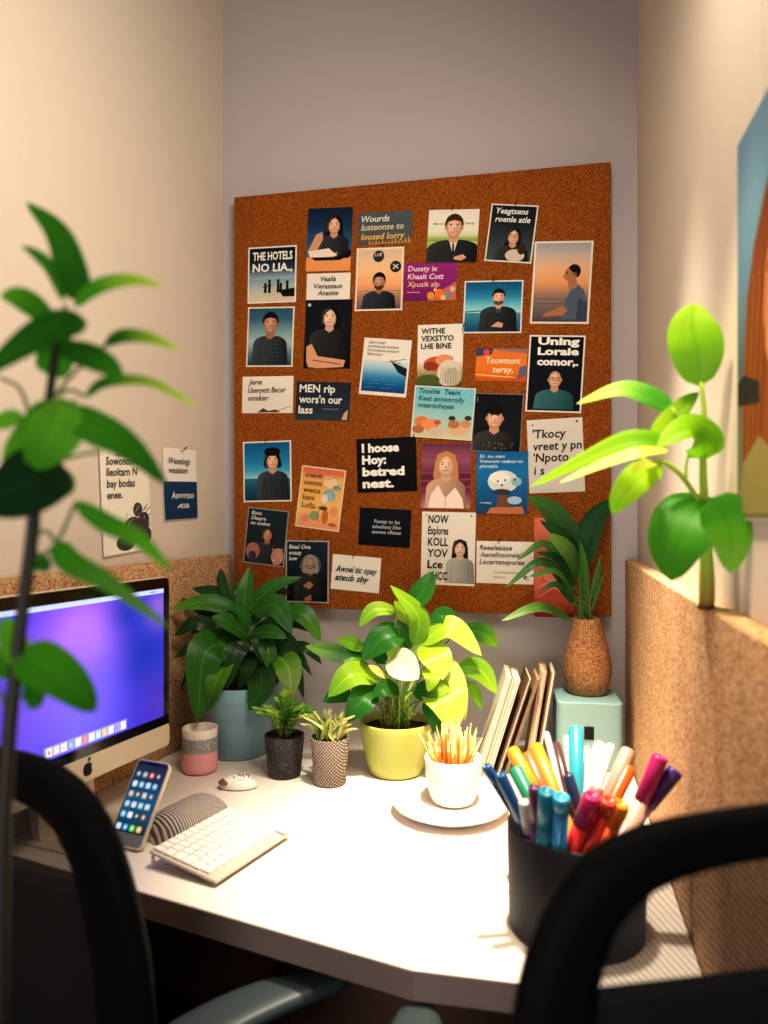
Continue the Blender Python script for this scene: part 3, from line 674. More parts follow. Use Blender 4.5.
def d33(im, tx):
    im.grad(0, 0, 1, 1, [S(170, 70, 50), S(214, 104, 80), S(200, 110, 90), S(222, 120, 100)]); im.ell(.55, .4, .3, .14, S(230, 140, 110)); im.ell(.5, .25, .4, .12, S(190, 84, 64)); im.grad(0, 0, 1, .05, [S(140, 40, 40), S(140, 40, 40)])
    for i in range(6): im.line([(.1, .2+.1*i), (.5, .3+.08*i), (.95, .18+.1*i)], .02, S(236, 160, 130))
L_ = []
C = card
C('photo_card', 'dark seaside card with bold white capitals at the upper left of the cork board', 'photo', [(247.7, 247.5), (297, 245.5), (296, 302.5), (248.5, 303.5)], d1, S(226, 224, 216), border=.03)
C('photo_card', 'photo of a woman leaning on her folded arm against a deep blue ground', 'photo', [(307.8, 208), (352.5, 208), (351, 271), (306.8, 271.5)], d2, S(60, 80, 100))
C('note_card', 'small cream note with three handwritten lines between two portraits of women', 'note', [(307, 273.3), (350.5, 273.3), (350, 299.3), (306.4, 300)], d3)
C('photo_card', 'photo of a long haired woman in a black top with folded arms', 'photo', [(305.5, 299.8), (352, 300.5), (350.5, 369), (304.3, 368)], d4, S(30, 30, 36))
C('quote_card', 'slate grey card with white and gold brush writing near the board top', 'card', [(358.3, 213), (412.3, 211), (412, 243), (358.3, 245)], d5, S(84, 92, 100))
C('photo_card', 'sunset portrait of a bearded man with two round dark badges', 'photo', [(356.7, 248.5), (404.3, 246.7), (402.3, 310.5), (355, 311)], d6, S(232, 222, 206), border=.035)
C('photo_card', 'photo of a man in a dark shirt before misty blue water', 'photo', [(247.8, 307), (294.6, 307), (292.8, 367), (246.6, 366.8)], d7, S(226, 222, 212), border=.03)
C('note_card', 'white note with small brown sketch along its bottom, left board edge', 'note', [(242.7, 376.8), (293.6, 376), (293, 413.2), (242.2, 413.2)], d8)
C('quote_card', 'dark slate card with chunky white letters beside a white sketch note', 'card', [(298.3, 382), (350.3, 382.5), (350, 421.3), (294, 419.5)], d9, S(40, 50, 62))
C('postcard', 'tilted white postcard of deep blue sea with a dark ship bow', 'postcard', [(364.1, 337), (411.5, 341), (406.5, 398.3), (359.4, 393.3)], d10, border=.04)
C('quote_card', 'purple card with pink writing and orange blossoms in its corner', 'card', [(405.5, 262.6), (457.2, 263.7), (456, 300), (403.5, 301.3)], d11, S(140, 36, 120))
C('photo_card', 'photo of a man in black suit and tie before a green field', 'photo', [(428.6, 210.3), (479.4, 210), (477, 263.5), (427.2, 262.2)], d12, S(226, 222, 212), pin=(.45, .98), level=1)
C('photo_card', 'dark tilted card of a woman in glasses under white script', 'photo', [(491.2, 203), (538.2, 206.4), (531.5, 264), (485, 260.7)], d13, S(226, 222, 212), border=.03, pin=(.5, .98))
C('photo_card', 'tall sunset photo of a man in profile sitting by the sea', 'photo', [(534.7, 241.6), (592.8, 240.8), (589.5, 324.7), (530, 323)], d14, S(226, 218, 208), border=.035)
C('photo_card', 'wide photo of a man in dark coat before bright blue lake', 'photo', [(464.8, 281), (523.2, 280.2), (521.7, 333.4), (462.5, 333)], d15, S(220, 224, 222), border=.025, pin=(.48, .97))
C('quote_card', 'white card with black capitals above a rust coloured flower', 'card', [(417.8, 325.3), (462, 323.6), (463.8, 387), (417.2, 385)], d16, pin=(.98, .9))
C('quote_card', 'small orange card with cream lettering and a blue corner', 'card', [(475.7, 347.3), (527.5, 350), (526, 382.8), (476.2, 380)], d17, S(226, 124, 46))
C('postcard', 'light teal postcard with orange figures under dark handwriting', 'postcard', [(414.5, 385.3), (477, 389), (471, 441), (411.5, 436.8)], d18, S(214, 222, 216), level=1, border=.02)
C('photo_card', 'black card of a bald man in teal jumper under large white letters', 'photo', [(529, 334.5), (585.8, 336.2), (581, 413.3), (526, 411.5)], d19, S(226, 224, 218), border=.03)
C('photo_card', 'black portrait of a short haired woman in a spotted top', 'photo', [(474.5, 392), (523.8, 395), (520.3, 453), (471.5, 451.6)], d20, S(120, 120, 118), border=.02)
C('note_card', 'white paper with loose black handwriting partly behind long yellow green leaves', 'note', [(527, 420.5), (582.6, 417), (584.9, 491), (529, 494)], d21)
C('photo_card', 'photo of a smiling blonde woman in white before a purple ground', 'photo', [(421.6, 443.6), (471.2, 443.8), (470.2, 509), (421.2, 507.5)], d22, S(110, 60, 60))
C('poster_card', 'bright blue card with a pale rounded head shape on it', 'card', [(477, 451.5), (528.2, 451.8), (527.6, 514.5), (476, 513.2)], d23, S(30, 100, 150), level=1)
C('quote_card', 'black card with four rows of bold white words, centre of the board', 'card', [(356.2, 439), (416.3, 437), (417, 490.5), (358, 493.2)], d24, S(16, 16, 20), pin=(.95, .95))
C('quote_card', 'small dark card with three tiny pale lines, below the bold black card', 'card', [(360.3, 507), (411.2, 510.6), (410, 548), (358, 544.5)], d25, S(16, 20, 28))
C('photo_card', 'photo of a capped man in grey jacket before a blue sea', 'photo', [(242.6, 442), (291.2, 440.3), (292, 501.6), (244.2, 502)], d26, S(226, 224, 216), border=.03, pin=(.48, .97))
C('postcard', 'tilted yellow and orange illustrated postcard with sketchy shapes', 'postcard', [(302.4, 465), (346.6, 470.4), (338.7, 532), (295, 526.2)], d27, S(234, 208, 170), border=.03)
C('photo_card', 'dark tilted card of a brown haired woman with white script above', 'photo', [(247.8, 507.3), (291.2, 510.8), (282, 566.8), (243.8, 562.6)], d28, S(150, 150, 146), border=.025)
C('photo_card', 'dark drawing of an old man with wild grey hair, lowest on the board', 'photo', [(287.4, 540.8), (329.6, 540), (329, 603.2), (285, 601.8)], d29, S(170, 170, 166), border=.03, level=1, pin=(.5, .98))
C('note_card', 'white note with two slanted lines of black brush writing', 'note', [(333.5, 554), (381.1, 558), (379.2, 593.2), (330.2, 588.8)], d30, pin=(.42, .93))
C('quote_card', 'tall white card with big black words beside a dark haired woman', 'card', [(421.5, 511), (475.4, 513), (475, 587), (421.4, 583.4)], d31)
C('note_card', 'wide white card with grey handwriting left of the vase plant', 'note', [(476.5, 541), (533.3, 541.8), (534, 586), (476.5, 581.5)], d32, pin=(.38, .95))
C('poster_card', 'orange red card mostly hidden behind the vase plant leaves', 'card', [(534, 518), (575, 517.5), (573, 618), (534.5, 616.5)], d33, S(214, 110, 86))
# papers on the left wall
TL_ = math.radians(90-5.5); LPL = (LC+LN*.002, TL_)
def dA(im, tx):
    im.grad(0, 0, 1, 1, [S(236, 230, 218)]*11)
    for x, y, rx, ry in ((.62, .22, .22, .2), (.72, .4, .1, .12), (.85, .28, .12, .16), (.45, .1, .2, .14), (.82, .14, .2, .16)): im.ell(x, y, rx, ry*.8, S(70, 66, 66))
    for i in range(26):
        x = .35+.6*random.random(); y = .03+.36*random.random(); im.line([(x, y), (x+.12*random.random(), y+.08*random.random())], .012, S(150, 146, 142) if i % 2 else S(30, 28, 28))
    tx.text(['Sowontove', 'Ileoltarn N', 'bay bodas', 'enee.'], .1, .5, .82, .92, S(70, 66, 64), .1, .015, .02); im.text(['TINSEEHS', 'WIASEGVA'], .3, .9, .98, 1.0, INK, .1, .03)
def dB(im, tx):
    im.grad(0, 0, 1, .53, [S(28, 58, 92), S(30, 62, 98)]); tx.text(['Wesetings', 'wesisiom'], .14, .62, .84, .88, S(90, 86, 84), .2, .01); tx.text(['Ayooroso', 'Mose'], .2, .12, .9, .4, S(232, 232, 228), .1, .012, 0, True, 'c')
card('quote_poster', 'white sheet with grey handwriting and dark sketch, pinned on left wall', 'poster', [(97, 449), (146, 446), (150.5, 551), (103, 553.5)], dA, S(240, 234, 222), LPL, level=1, pin=(.62, .99))
card('hanging_card', 'small white and navy card pinned on left wall by the corner', 'card', [(162.3, 447.3), (196.3, 450), (196.3, 517.5), (164, 520)], dB, S(238, 234, 226), LPL, pin=(.5, .96), curl=.004)
# poster on the right wall
def dC(im, tx):
    im.grad(0, 0, 1, 1, [S(128, 126, 84), S(110, 116, 96), S(84, 100, 104), S(92, 126, 146), S(104, 140, 162), S(108, 140, 164)])
    im.poly([(.16, .1), (.14, .3), (.2, .42), (.27, .56), (.46, .68), (.74, .78), (.99, .84), (.99, .1)], lambda u, v: mixc(S(150, 84, 40), S(96, 52, 26), min(1, max(0, v*1.2-.1))))
    im.poly([(.99, .7), (.86, .66), (.74, .58), (.7, .48), (.74, .4), (.86, .34), (.99, .32)], S(206, 140, 96))
    im.ell(.9, .53, .06, .03, S(60, 34, 22)); im.line([(.78, .58), (.96, .6)], .05, S(84, 46, 26)); im.line([(.86, .42), (.98, .41)], .05, S(160, 80, 66))
    for k in range(7): im.line([(.2+.06*k, .12), (.3+.07*k, .4), (.4+.07*k, .6)], .02, S(176, 104, 54) if k % 2 else S(84, 44, 22))
    im.poly([(.01, .3), (.01, .36), (.2, .37), (.6, .33), (.6, .28)], S(44, 42, 42)); im.poly([(.05, .01), (.16, .14), (.6, .2), (.99, .14), (.99, .01)], S(150, 140, 84))
pc = Vector((XR-.004, 0.963-.08, 1.555)); pw, ph = .16, .45
po = MB().rbox((0, 0, 0), (pw, .006, ph), .001, 1, None, S(206, 200, 180)).build('wall_poster', M['paper']); po.location = pc; po.rotation_euler = (0, 0, -PI/2)
tag(po, 'tall portrait poster of a brown haired person on blue, high on the right wall', 'poster')
im = Pic(pw*.985, ph*.985, -.0035, .00006); dC(im, None); im.build('printed_picture', M['print'], po, True)
# ================================================================ desktop computer
mc = thing('desktop_computer', 'silver all in one desktop computer with purple blue screen at the left', 'computer', (-.84, 1.252, DESK), math.radians(79.9))
W, ZB, ZT, CH = .476, .097, .461, .047
def xz(mb, poly, y0, y1, col=None, bevel=0):
    return mb.prism(poly, -y1, -y0, col, bevel, 2, Matrix.Rotation(PI/2, 4, 'X'))      # (x, z) outline swept over y
hs = MB(); xz(hs, rrect(-W/2, ZB, W/2, ZT, .014), -.004, .006, None, .0012)
b_ = bmesh.new(); bmesh.ops.create_uvsphere(b_, u_segments=32, v_segments=16, radius=1)
for v in b_.verts: v.co = Vector((v.co.x*W*.47, max(v.co.y, 0)*.035+.004, v.co.z*(ZT-ZB)*.46+(ZT+ZB)/2))
hs.bm(b_, None, True); hs.build('housing', M['alu'], mc, True)
g = MB(); top = rrect(-W/2+.002, ZB-.03, W/2-.002, ZT-.002, .012)
top = [(x, max(z, ZB+CH)) for x, z in top]; q = []
for p in top:
    if p not in q: q.append(p)
xz(g, q, -.0055, -.0035).build('black_bezel', M['black_gloss'], mc, True)
xz(MB(), rrect(-W/2, ZB, W/2, ZB+CH, .010), -.0056, -.0038, None, .0006).build('chin', M['alu'], mc, True)
# lit picture
SX0, SX1, SZ0, SZ1 = -W/2+.021, W/2-.021, ZB+CH+.02, ZT-.024
d = MB(); nx, nz = 40, 26; vs = []; cs = []
def sky(u, v):
    blob = lambda x, y, r: math.exp(-(((u-x)**2+((v-y)*.62)**2)/r**2))
    c = S(64, 52, 214)
    c = mixc(c, S(190, 120, 252), min(1, 1.0*blob(.48, .75, .2)+.3*blob(.3, .5, .3)))
    c = mixc(c, S(126, 110, 250), .8*blob(.5, .3, .24)); c = mixc(c, S(20, 56, 178), min(1, blob(.88, .5, .17)+.8*blob(.75, .9, .12)))
    c = mixc(c, S(150, 110, 205), .85*blob(.97, .86, .09)); c = mixc(c, S(86, 60, 176), .8*blob(.97, .12, .16))
    return c
for j in range(nz+1):
    for i in range(nx+1):
        u, v = i/nx, j/nz; vs.append((SX0+(SX1-SX0)*u, -.0062, SZ0+(SZ1-SZ0)*v)); cs.append(sky(u, v))
d.add(vs, [[j*(nx+1)+i, j*(nx+1)+i+1, (j+1)*(nx+1)+i+1, (j+1)*(nx+1)+i] for j in range(nz) for i in range(nx)], cs, None, False)
scr = d.build('display', M['screen'], mc, True)
sb = Pic(SX1-SX0, SZ1-SZ0, -.0063, .00008)
cx_, cz_ = (SX0+SX1)/2, (SZ0+SZ1)/2
sb.grad(0, .966, 1, 1, [S(214, 224, 250), S(196, 206, 246)]); sb.text(['ooe  o'], .9, .968, .985, .998, S(50, 60, 120))
for v in sb.v: v.x += cx_; v.z += cz_
sb.build('menu_bar', M['screen'], scr, True); sb = Pic(SX1-SX0, SZ1-SZ0, -.0063, .00008)
sb.poly([(.26, .012), (.74, .012), (.74, .088), (.26, .088)], S(150, 140, 226))
ic = [S(240, 240, 240), S(230, 214, 200), S(236, 236, 240), S(120, 170, 240), S(240, 236, 230), S(226, 140, 120), S(250, 244, 230), S(170, 220, 240), S(236, 200, 140), S(238, 238, 244), S(200, 150, 220), S(246, 246, 246)]
for i in range(12):
    x = .272+i*.0385; sb.poly([(x, .022), (x+.032, .022), (x+.032, .078), (x, .078)], ic[i]); sb.poly([(x+.008, .034), (x+.024, .034), (x+.02, .06), (x+.01, .064)], ic[(i+5) % 12])
for v in sb.v: v.x += cx_; v.z += cz_
sb.build('dock_icons', M['screen'], scr, True)
# fruit emblem with a bite and a leaf on the chin
lg = MB(); R_ = .0125; pts = []
for i in range(48):
    a = PI/2 + 2*PI*i/48; r = R_*(1 + .10*math.cos(2*a+PI)*.6); x, z = r*math.cos(a)*.98, r*math.sin(a)*1.02
    z -= .0022*math.exp(-(x/(R_*.25))**2)*(1 if z > 0 else -1)
    dx, dz = x-R_*1.22, z-R_*.12; dd = math.hypot(dx, dz); br = R_*.52
    if dd < br: x, z = R_*1.22+dx/dd*br, R_*.12+dz/dd*br
    pts.append((x, z+ZB+CH*.47))
xz(lg, pts, -.0062, -.0055)
lf = []
for i in range(9): t = i/8; lf.append((.0005+.006*t+.0022*math.sin(PI*t), ZB+CH*.47+R_*1.08+.0085*t-.002*math.sin(PI*t)))
for i in range(1, 8): t = 1-i/8; lf.append((.0005+.006*t-.0022*math.sin(PI*t), ZB+CH*.47+R_*1.08+.0085*t+.002*math.sin(PI*t)))
xz(lg, lf, -.0062, -.0055).build('emblem', M['black'], mc, True)
st = MB(); b_ = [(.035, .004), (.055, .004), (.06, .02), (.075, .16), (.07, .2), (.05, .2), (.052, .16), (.04, .02)]
st.prism(b_, -.07, .07, None, .002, 2, Matrix(((0, 0, 1, 0), (1, 0, 0, 0), (0, 1, 0, 0), (0, 0, 0, 1))))
st.build('stand_neck', M['alu'], mc, True)
MB().prism(rrect(-.085, -.062, .085, .085, .006), .0, .005, None, .0015).build('stand_foot', M['alu'], mc, True)
# ================================================================ keyboard
kb = thing('keyboard', 'compact white keyboard with raised back edge on the left of the desk', 'keyboard', (-.554, 1.226, DESK), math.radians(74.5))
TI = Matrix.Rotation(math.radians(7.5), 4, 'X'); KO = Matrix.Translation((0, -.073, .004)) @ TI
c_ = MB(); c_.rbox((0, .073, .0055), (.205, .146, .006), .0025, 2)
for v in c_.v: v.xyz = (KO @ v)
c_.build('case', plain('keyboard_case', S(196, 186, 174), .45), kb, True)
for sx in (-.095, .095): MB().rbox((sx, .069, .011), (.006, .004, .021), .001).build('foot', M['white'], kb, True)
def key(x, y, w, h, name='key'):
    k = MB(); k.rbox((x, y, .0105), (w, h, .005), .0018, 2)
    for v in k.v: v.xyz = (KO @ v)
    return k.build(name, M['white'], kb, True)
pit = .0165
for r in range(6):
    y = .133-r*.0205; hh = .0185
    if r == 5:
        xs = [(-.088, .016), (-.0705, .016), (-.053, .016), (.058, .016), (.0755, .016)]
        for x, w in xs: key(x, y, w, hh)
        key(.0025, y, .092, hh, 'space_bar'); key(.092, y, .014, hh)
    else:
        off = (0, .002, .004, .006, .003)[r]; x = -.097
        first = (.014, .018, .022, .026, .020)[r]; key(x+first/2, y, first, hh); x += first+.0016
        n = 0
        while x+pit-.0016 < .0985 and n < 14:
            w = pit-.0016 if x+2*pit-.0016 < .0985 else .0985-x
            key(x+w/2, y, w, hh); x += w+.0016; n += 1
tb = MB(); tb.rbox((.094, .012, .0125), (.018, .022, .008), .003, 2)
for v in tb.v: v.xyz = (KO @ v)
tb.build('corner_tab', M['white'], kb, True)
# ================================================================ striped rest and phone
wr = MB(); vs = []; n, m = 28, 14; Lh, Wd, Hh = .077, .056, .056
for i in range(n+1):
    t = -1+2*i/n; e = (1-abs(t)**5)**.5
    for j in range(m+1):
        a = PI*j/m; vs.append((t*Lh, math.cos(a)*Wd*(.35+.65*e)*1.0, max(0, math.sin(a))**.8*Hh*max(.02, e)))
wr.add(vs, [[i*(m+1)+j, i*(m+1)+j+1, (i+1)*(m+1)+j+1, (i+1)*(m+1)+j] for i in range(n) for j in range(m)])
bot = [i*(m+1) for i in range(n+1)]+[i*(m+1)+m for i in range(n, -1, -1)]; wr.f.append(bot); wr.sm.append(False)
o = wr.build('wrist_rest', M['ribbed']); o.location = (-.654, 1.302, DESK+.0005); o.rotation_euler = (0, 0, math.radians(74.5))
tag(o, 'grey striped rounded fabric rest behind the keyboard', 'wrist rest')
br_, bl2, tr_ = Vector((-.690, 1.194, DESK+.004)), Vector((-.767, 1.210, DESK+.004)), Vector((-.661, 1.270, .870))
ux = (br_-bl2).normalized(); uz = (tr_-br_); uz = (uz-ux*uz.dot(ux)).normalized(); uy = uz.cross(ux)
pw_, ph_ = .0775, .152
ph = thing('smartphone', 'smartphone with app icons propped up against the striped rest', 'phone', bl2)
ph.rotation_euler = Matrix((ux, uy, uz)).transposed().to_euler()
xz(MB(), rrect(0, 0, pw_, ph_, .011), -.004, .0045, None, .0015).build('body', M['alu'], ph, True)
xz(MB(), rrect(.0025, .003, pw_-.0025, ph_-.002, .009), -.0045, -.0038).build('front_glass', plain('phone_front', S(120, 124, 126), .2), ph, True)
ps = Pic(pw_, ph_, -.0046, .00006)
ps.poly(rrect(.05, .16, .95, .975, .05), S(20, 34, 46)); ps.grad(.05, .17, .95, .93, [S(10, 40, 64), S(20, 84, 120), S(24, 92, 130), S(18, 60, 86), S(40, 50, 60)])
ps.poly(rrect(.3, .945, .7, .975, .02), S(10, 10, 12))
cols = [[S(90, 100, 120), S(130, 150, 170), S(220, 70, 60), S(70, 70, 80)], [S(200, 230, 240), S(120, 190, 220), S(170, 220, 240), S(110, 170, 210)], [S(180, 170, 160), S(110, 100, 90), S(190, 190, 180), S(90, 100, 110)], [S(140, 200, 220), S(200, 220, 230), S(160, 200, 210), S(190, 210, 220)], [S(120, 190, 220), S(230, 240, 240), S(40, 70, 90), S(150, 90, 60)], [S(200, 225, 240), S(40, 150, 220), S(90, 220, 60), S(230, 190, 60)]]
for r, row in enumerate(cols):
    for k, c in enumerate(row):
        x, y = .11+k*.2, .86-r*.118 - (.02 if r == 5 else 0); ps.poly(rrect(x, y-.075, x+.16, y, .035), mixc(c, S(20, 70, 100), .15)); ps.ell(x+.08, y-.037, .045, .045, mixc(c, (1, 1, 1), .55))
for v in ps.v: v.x += pw_/2; v.z += ph_/2
ps.build('display', M['phone_screen'], ph, True)
# ================================================================ mouse
ml = on_z(238, 787); ms = thing('computer_mouse', 'small white computer mouse with dark speckles in front of pink mug', 'mouse', (ml.x, ml.y, DESK), math.radians(10))
def dome(L, Wd, H, zmin=0, n=20):
    b = bmesh.new(); bmesh.ops.create_uvsphere(b, u_segments=28, v_segments=n, radius=1)
    for v in b.verts:
        z = v.co.z; v.co = Vector((v.co.x*L*(1 if v.co.x > 0 else .95), v.co.y*Wd, (z*H if z > 0 else z*H*.12)+H*.12+zmin))
    return b
MB().bm(dome(.043, .028, .024), None, True).build('shell', M['white'], ms, True)
MB().bm(dome(.016, .02, .006, .012), Matrix.Translation((-.026, -.006, 0)), True).build('scroll_opening', M['brown'], ms, True)
sp = MB(); random.seed(5)
for i in range(26):
    a, r = random.uniform(0, 2*PI), random.uniform(.1, .75); x, y = .043*r*math.cos(a)*.8+.008, .028*r*math.sin(a)*.9
    z = .024*math.sqrt(max(0, 1-(x/.043)**2-(y/.028)**2))+.0032
    sp.rbox((x, y, z), (random.uniform(.002, .006), random.uniform(.001, .003), .0008), 0, 1, Matrix.Rotation(random.uniform(0, 3), 3, 'Z'))
sp.build('printed_marks', M['steel'], ms, True)
# ================================================================ pots and vessels
def base_at(px, py): p = on_z(px, py); return Vector((p.x, p.y, DESK))
def vessel(name, root, prof, mat, seg=48): return MB().lathe(prof, root.location, seg).build(name, mat, root)
def pot_prof(rb, rt, h, t=.005, foot=.004): return [(.0005, 0), (rb-foot, 0), (rb, foot), (rb+(rt-rb)*.5, h*.5), (rt, h-.002), (rt-t*.4, h), (rt-t, h-.003), (rt-t, h*.75), (rb-t, foot+.004), (.0005, foot+.004)]
def soil(root, r, z):
    s = MB(); n = 24; vs = [Vector((0, 0, z+.006))]; fs = []
    for k in (1, 2, 3):
        for j in range(n): a = 2*PI*j/n; vs.append(Vector((r*k/3*math.cos(a), r*k/3*math.sin(a), z+(.006-.002*k)+random.uniform(-.002, .002))))
    for j in range(n):
        fs.append([0, 1+j, 1+(j+1) % n])
        for k in (0, 1): fs.append([1+k*n+j, 1+(k+1)*n+j, 1+(k+1)*n+(j+1) % n, 1+k*n+(j+1) % n])
    s.add([v+root.location for v in vs], fs); return s.build('soil', M['soil'], root)
# mug
mg = thing('mug', 'pink and cream mug with grey patterned band beside the computer', 'mug', base_at(200, 771))
r0, h0 = .0405, .103
vessel('body', mg, [(.0005, 0), (r0-.008, 0), (r0-.001, .006), (r0, .014), (r0, .050)], M['pink'])
vessel('patterned_band', mg, [(r0, .050), (r0, .083)], M['mug_band'])
vessel('rim', mg, [(r0, .083), (r0, h0-.002), (r0-.002, h0), (r0-.004, h0-.003), (r0-.004, .008), (.0005, .008)], M['ceramic'])
# ---- plants ----------------------------------------------------------------
GD, GM, GL, GY = S(22, 64, 24), S(42, 104, 34), S(92, 150, 40), S(150, 190, 40)
def W_(px, d): return px*d/FPX
def leafset(mb, specs, d0, stems=None, foot=None, shape=(.8, .75), stemr=.0016, tint=None):
    """specs: (pixel path root to tip with optional depth offsets, width px, colour, tip colour)"""
    for sp in specs:
        path, w, col = sp[0], sp[1], sp[2]; tip = sp[3] if len(sp) > 3 else None
        o = sp[4] if len(sp) > 4 else 0
        pts = []
        m = len(path)-1
        for i, p in enumerate(path):
            dd = p[2] if len(p) > 2 else 0
            pts.append(P(p[0], p[1], d0+o+dd))
        dn = depth_of(pts[0])
        nr = (CAM-pts[0]).normalized() + Vector((random.uniform(-.35, .35), 0, random.uniform(.0, .5)))
        mb.leaf(pts, W_(w, d0+o), nr, fold=random.uniform(.08, .22), shape=shape, col=col, tip=tip, droop=.12, wave=random.uniform(0, .04))
        if stems is not None:
            f = foot + Vector((random.uniform(-1, 1), random.uniform(-1, 1), 0))*.02
            mid = f.lerp(pts[0], .55) + Vector((0, 0, .015)); mid.x = f.x*.6+pts[0].x*.4
            stems.tube(smooth_path([f, mid, pts[0], pts[0].lerp(pts[1], .15)], 8), [stemr*1.2]*4+[stemr]*5, 6, mixc(col, S(120, 150, 60), .35))
# pale blue pot with the striped leafy plant
bp = thing('potted_plant', 'big dark green plant with striped leaves in a pale blue pot', 'potted plant', base_at(238, 752))
D0 = depth_of(bp.location)
vessel('pot', bp, pot_prof(.074, .104, .178), M['blue_pot'], 56); soil(bp, .098, .165)
fol = MB(); stm = MB(); ft = bp.location + Vector((0, 0, .17)); random.seed(11)
leafset(fol, [
 ([(242, 622), (245, 595), (250, 566, .03)], 17, GM), ([(248, 612), (272, 587, .02), (302, 577, .04)], 16, GM),
 ([(248, 618), (221, 596, .01), (192, 588, .02)], 19, GD), ([(244, 612), (207, 602, -.02), (172, 608, -.03)], 19, GM, GL),
 ([(252, 612), (276, 606, -.04), (292, 634, -.05)], 24, GM), ([(280, 607), (305, 616, -.02), (321, 642, -.03)], 20, GM, GL),
 ([(250, 638), (230, 624, -.05), (211, 617, -.07)], 22, GM), ([(238, 648), (200, 623, -.03), (174, 636, -.03)], 16, GD),
 ([(240, 648), (207, 640, -.05), (174, 658, -.06)], 16, GD), ([(238, 646), (206, 652, -.10), (197, 724, -.13)], 36, GM, GM),
 ([(232, 655), (218, 677, -.11), (207, 712, -.12)], 22, GL, GM), ([(256, 655), (262, 684, -.10), (249, 711, -.11)], 28, GD, GM),
 ([(271, 650), (288, 667, -.08), (291, 698, -.10)], 27, GL, S(150, 176, 96)), ([(262, 648), (290, 652, -.04), (304, 699, -.05)], 15, GD),
 ([(250, 634), (270, 632, -.05), (287, 638, -.06)], 16, GM), ([(286, 646), (306, 648, -.02), (322, 664, -.02)], 11, GD),
 ([(228, 600), (222, 582, .02), (221, 568, .03)], 11, GD), ([(246, 628), (228, 612, .05), (204, 616, .06)], 18, GD), ([(250, 624), (262, 604, .05), (268, 590, .07)], 16, GD),
 ([(240, 650), (222, 640, -.02), (190, 668, -.02)], 18, GD), ([(252, 652), (248, 668, -.07), (238, 690, -.08)], 16, GD), ([(258, 640), (280, 645, 0), (296, 662, 0)], 18, GD),
 ([(250, 630), (240, 612, -.02), (226, 606, -.04)], 14, GM), ([(256, 640), (274, 620, -.03), (284, 612, -.03)], 15, GM), ([(244, 640), (215, 655, -.08), (184, 676, -.08)], 17, GM),
 ([(236, 640), (205, 612, .03), (180, 598, .04)], 14, GD), ([(262, 632), (292, 622, .03), (312, 632, .03)], 15, GD),
] + [([(x0, y0), ((x0+x1)/2, min(y0, y1)-h, dz*.6), (x1, y1, dz)], w, c) for x0, y0, x1, y1, h, dz, w, c in (
 (240, 650, 184, 650, 8, -.05, 17, GM), (244, 640, 190, 634, 14, .02, 15, GD), (250, 650, 226, 690, 2, -.09, 20, GD), (254, 650, 276, 684, 6, -.07, 19, GM), (248, 640, 300, 650, 14, .04, 16, GD), (244, 634, 200, 600, 4, .05, 15, GD),
 (248, 630, 232, 590, 0, .03, 13, GM), (252, 628, 290, 594, 4, .06, 15, GD), (240, 654, 214, 690, 8, -.09, 20, GM), (258, 650, 312, 676, 12, -.02, 14, GD), (246, 646, 180, 690, 16, -.04, 16, GD), (250, 640, 236, 664, 0, -.06, 22, GD), (256, 640, 262, 664, 4, -.06, 20, GD), (246, 620, 250, 596, 0, .04, 16, GD))], D0, stm, ft)
fol.build('foliage', M['leaf_striped'], bp); stm.build('stems', M['stem'], bp)
# small fern in the dark pot
fp = thing('potted_fern', 'little bright green fern in a small dark pitted pot', 'potted plant', base_at(284.5, 775))
vessel('pot', fp, pot_prof(.037, .0455, .094, .004), M['dark_pot']); soil(fp, .041, .086)
fol = MB(); stm = MB(); random.seed(3); c0 = fp.location + Vector((0, 0, .088))
for k in range(30):
    a = random.uniform(0, 2*PI); r = random.uniform(.01, .06); hh = random.uniform(.03, .085)*(1-r*4)+.012
    tip = c0 + Vector((r*math.cos(a)*1.15, r*math.sin(a)*.8, hh)); midp = c0.lerp(tip, .5)+Vector((0, 0, .014))
    path = smooth_path([c0+Vector((.01*math.cos(a), .01*math.sin(a), -.002)), midp, tip], 8)
    stm.tube(path, .0007, 5, S(120, 150, 60))
    g = mixc(S(70, 140, 44), S(170, 206, 84), random.random())
    for i in range(2, 9):
        for sd in (-1, 1):
            p = path[i]; u = Vector((-math.sin(a), math.cos(a), .25))*sd*.7 + (path[i]-path[i-1]).normalized()*.8
            fol.leaf([p, p+u*.008, p+u.normalized()*.019], .0105, Vector((0, -.5, 1)), .15, (.8, .8), g, None, 4)
fol.build('foliage', M['leaf'], fp); stm.build('stems', M['stem'], fp)
# spiky grass in the woven pot
gp = thing('potted_grass', 'spiky cream edged grass in a small woven grey pot', 'potted plant', base_at(330, 783))
vessel('pot', gp, pot_prof(.0355, .0425, .104, .004), M['woven']); soil(gp, .038, .095)
fol = MB(); random.seed(8); c0 = gp.location + Vector((0, 0, .094))
for k in range(46):
    a = random.uniform(0, 2*PI); r = random.uniform(.01, .075); hh = random.uniform(.045, .075)-r*.32
    b0 = c0 + Vector((random.uniform(-.022, .022), random.uniform(-.018, .018), 0))
    tip = c0+Vector((r*math.cos(a)*1.05, r*math.sin(a)*.7, hh+.006)); mid = b0.lerp(tip, .5)+Vector((0, 0, .010))
    c = random.choice([S(70, 110, 44), S(196, 196, 110), S(214, 206, 140), S(110, 140, 60), S(60, 96, 44)])
    fol.leaf([b0, mid, tip], random.uniform(.005, .009), (CAM-b0)+Vector((random.uniform(-.6, .6), 0, .4)), .25, (.62, .6), c, mixc(c, S(226, 220, 150), .5), 8)
fol.build('foliage', M['leaf_striped'], gp)
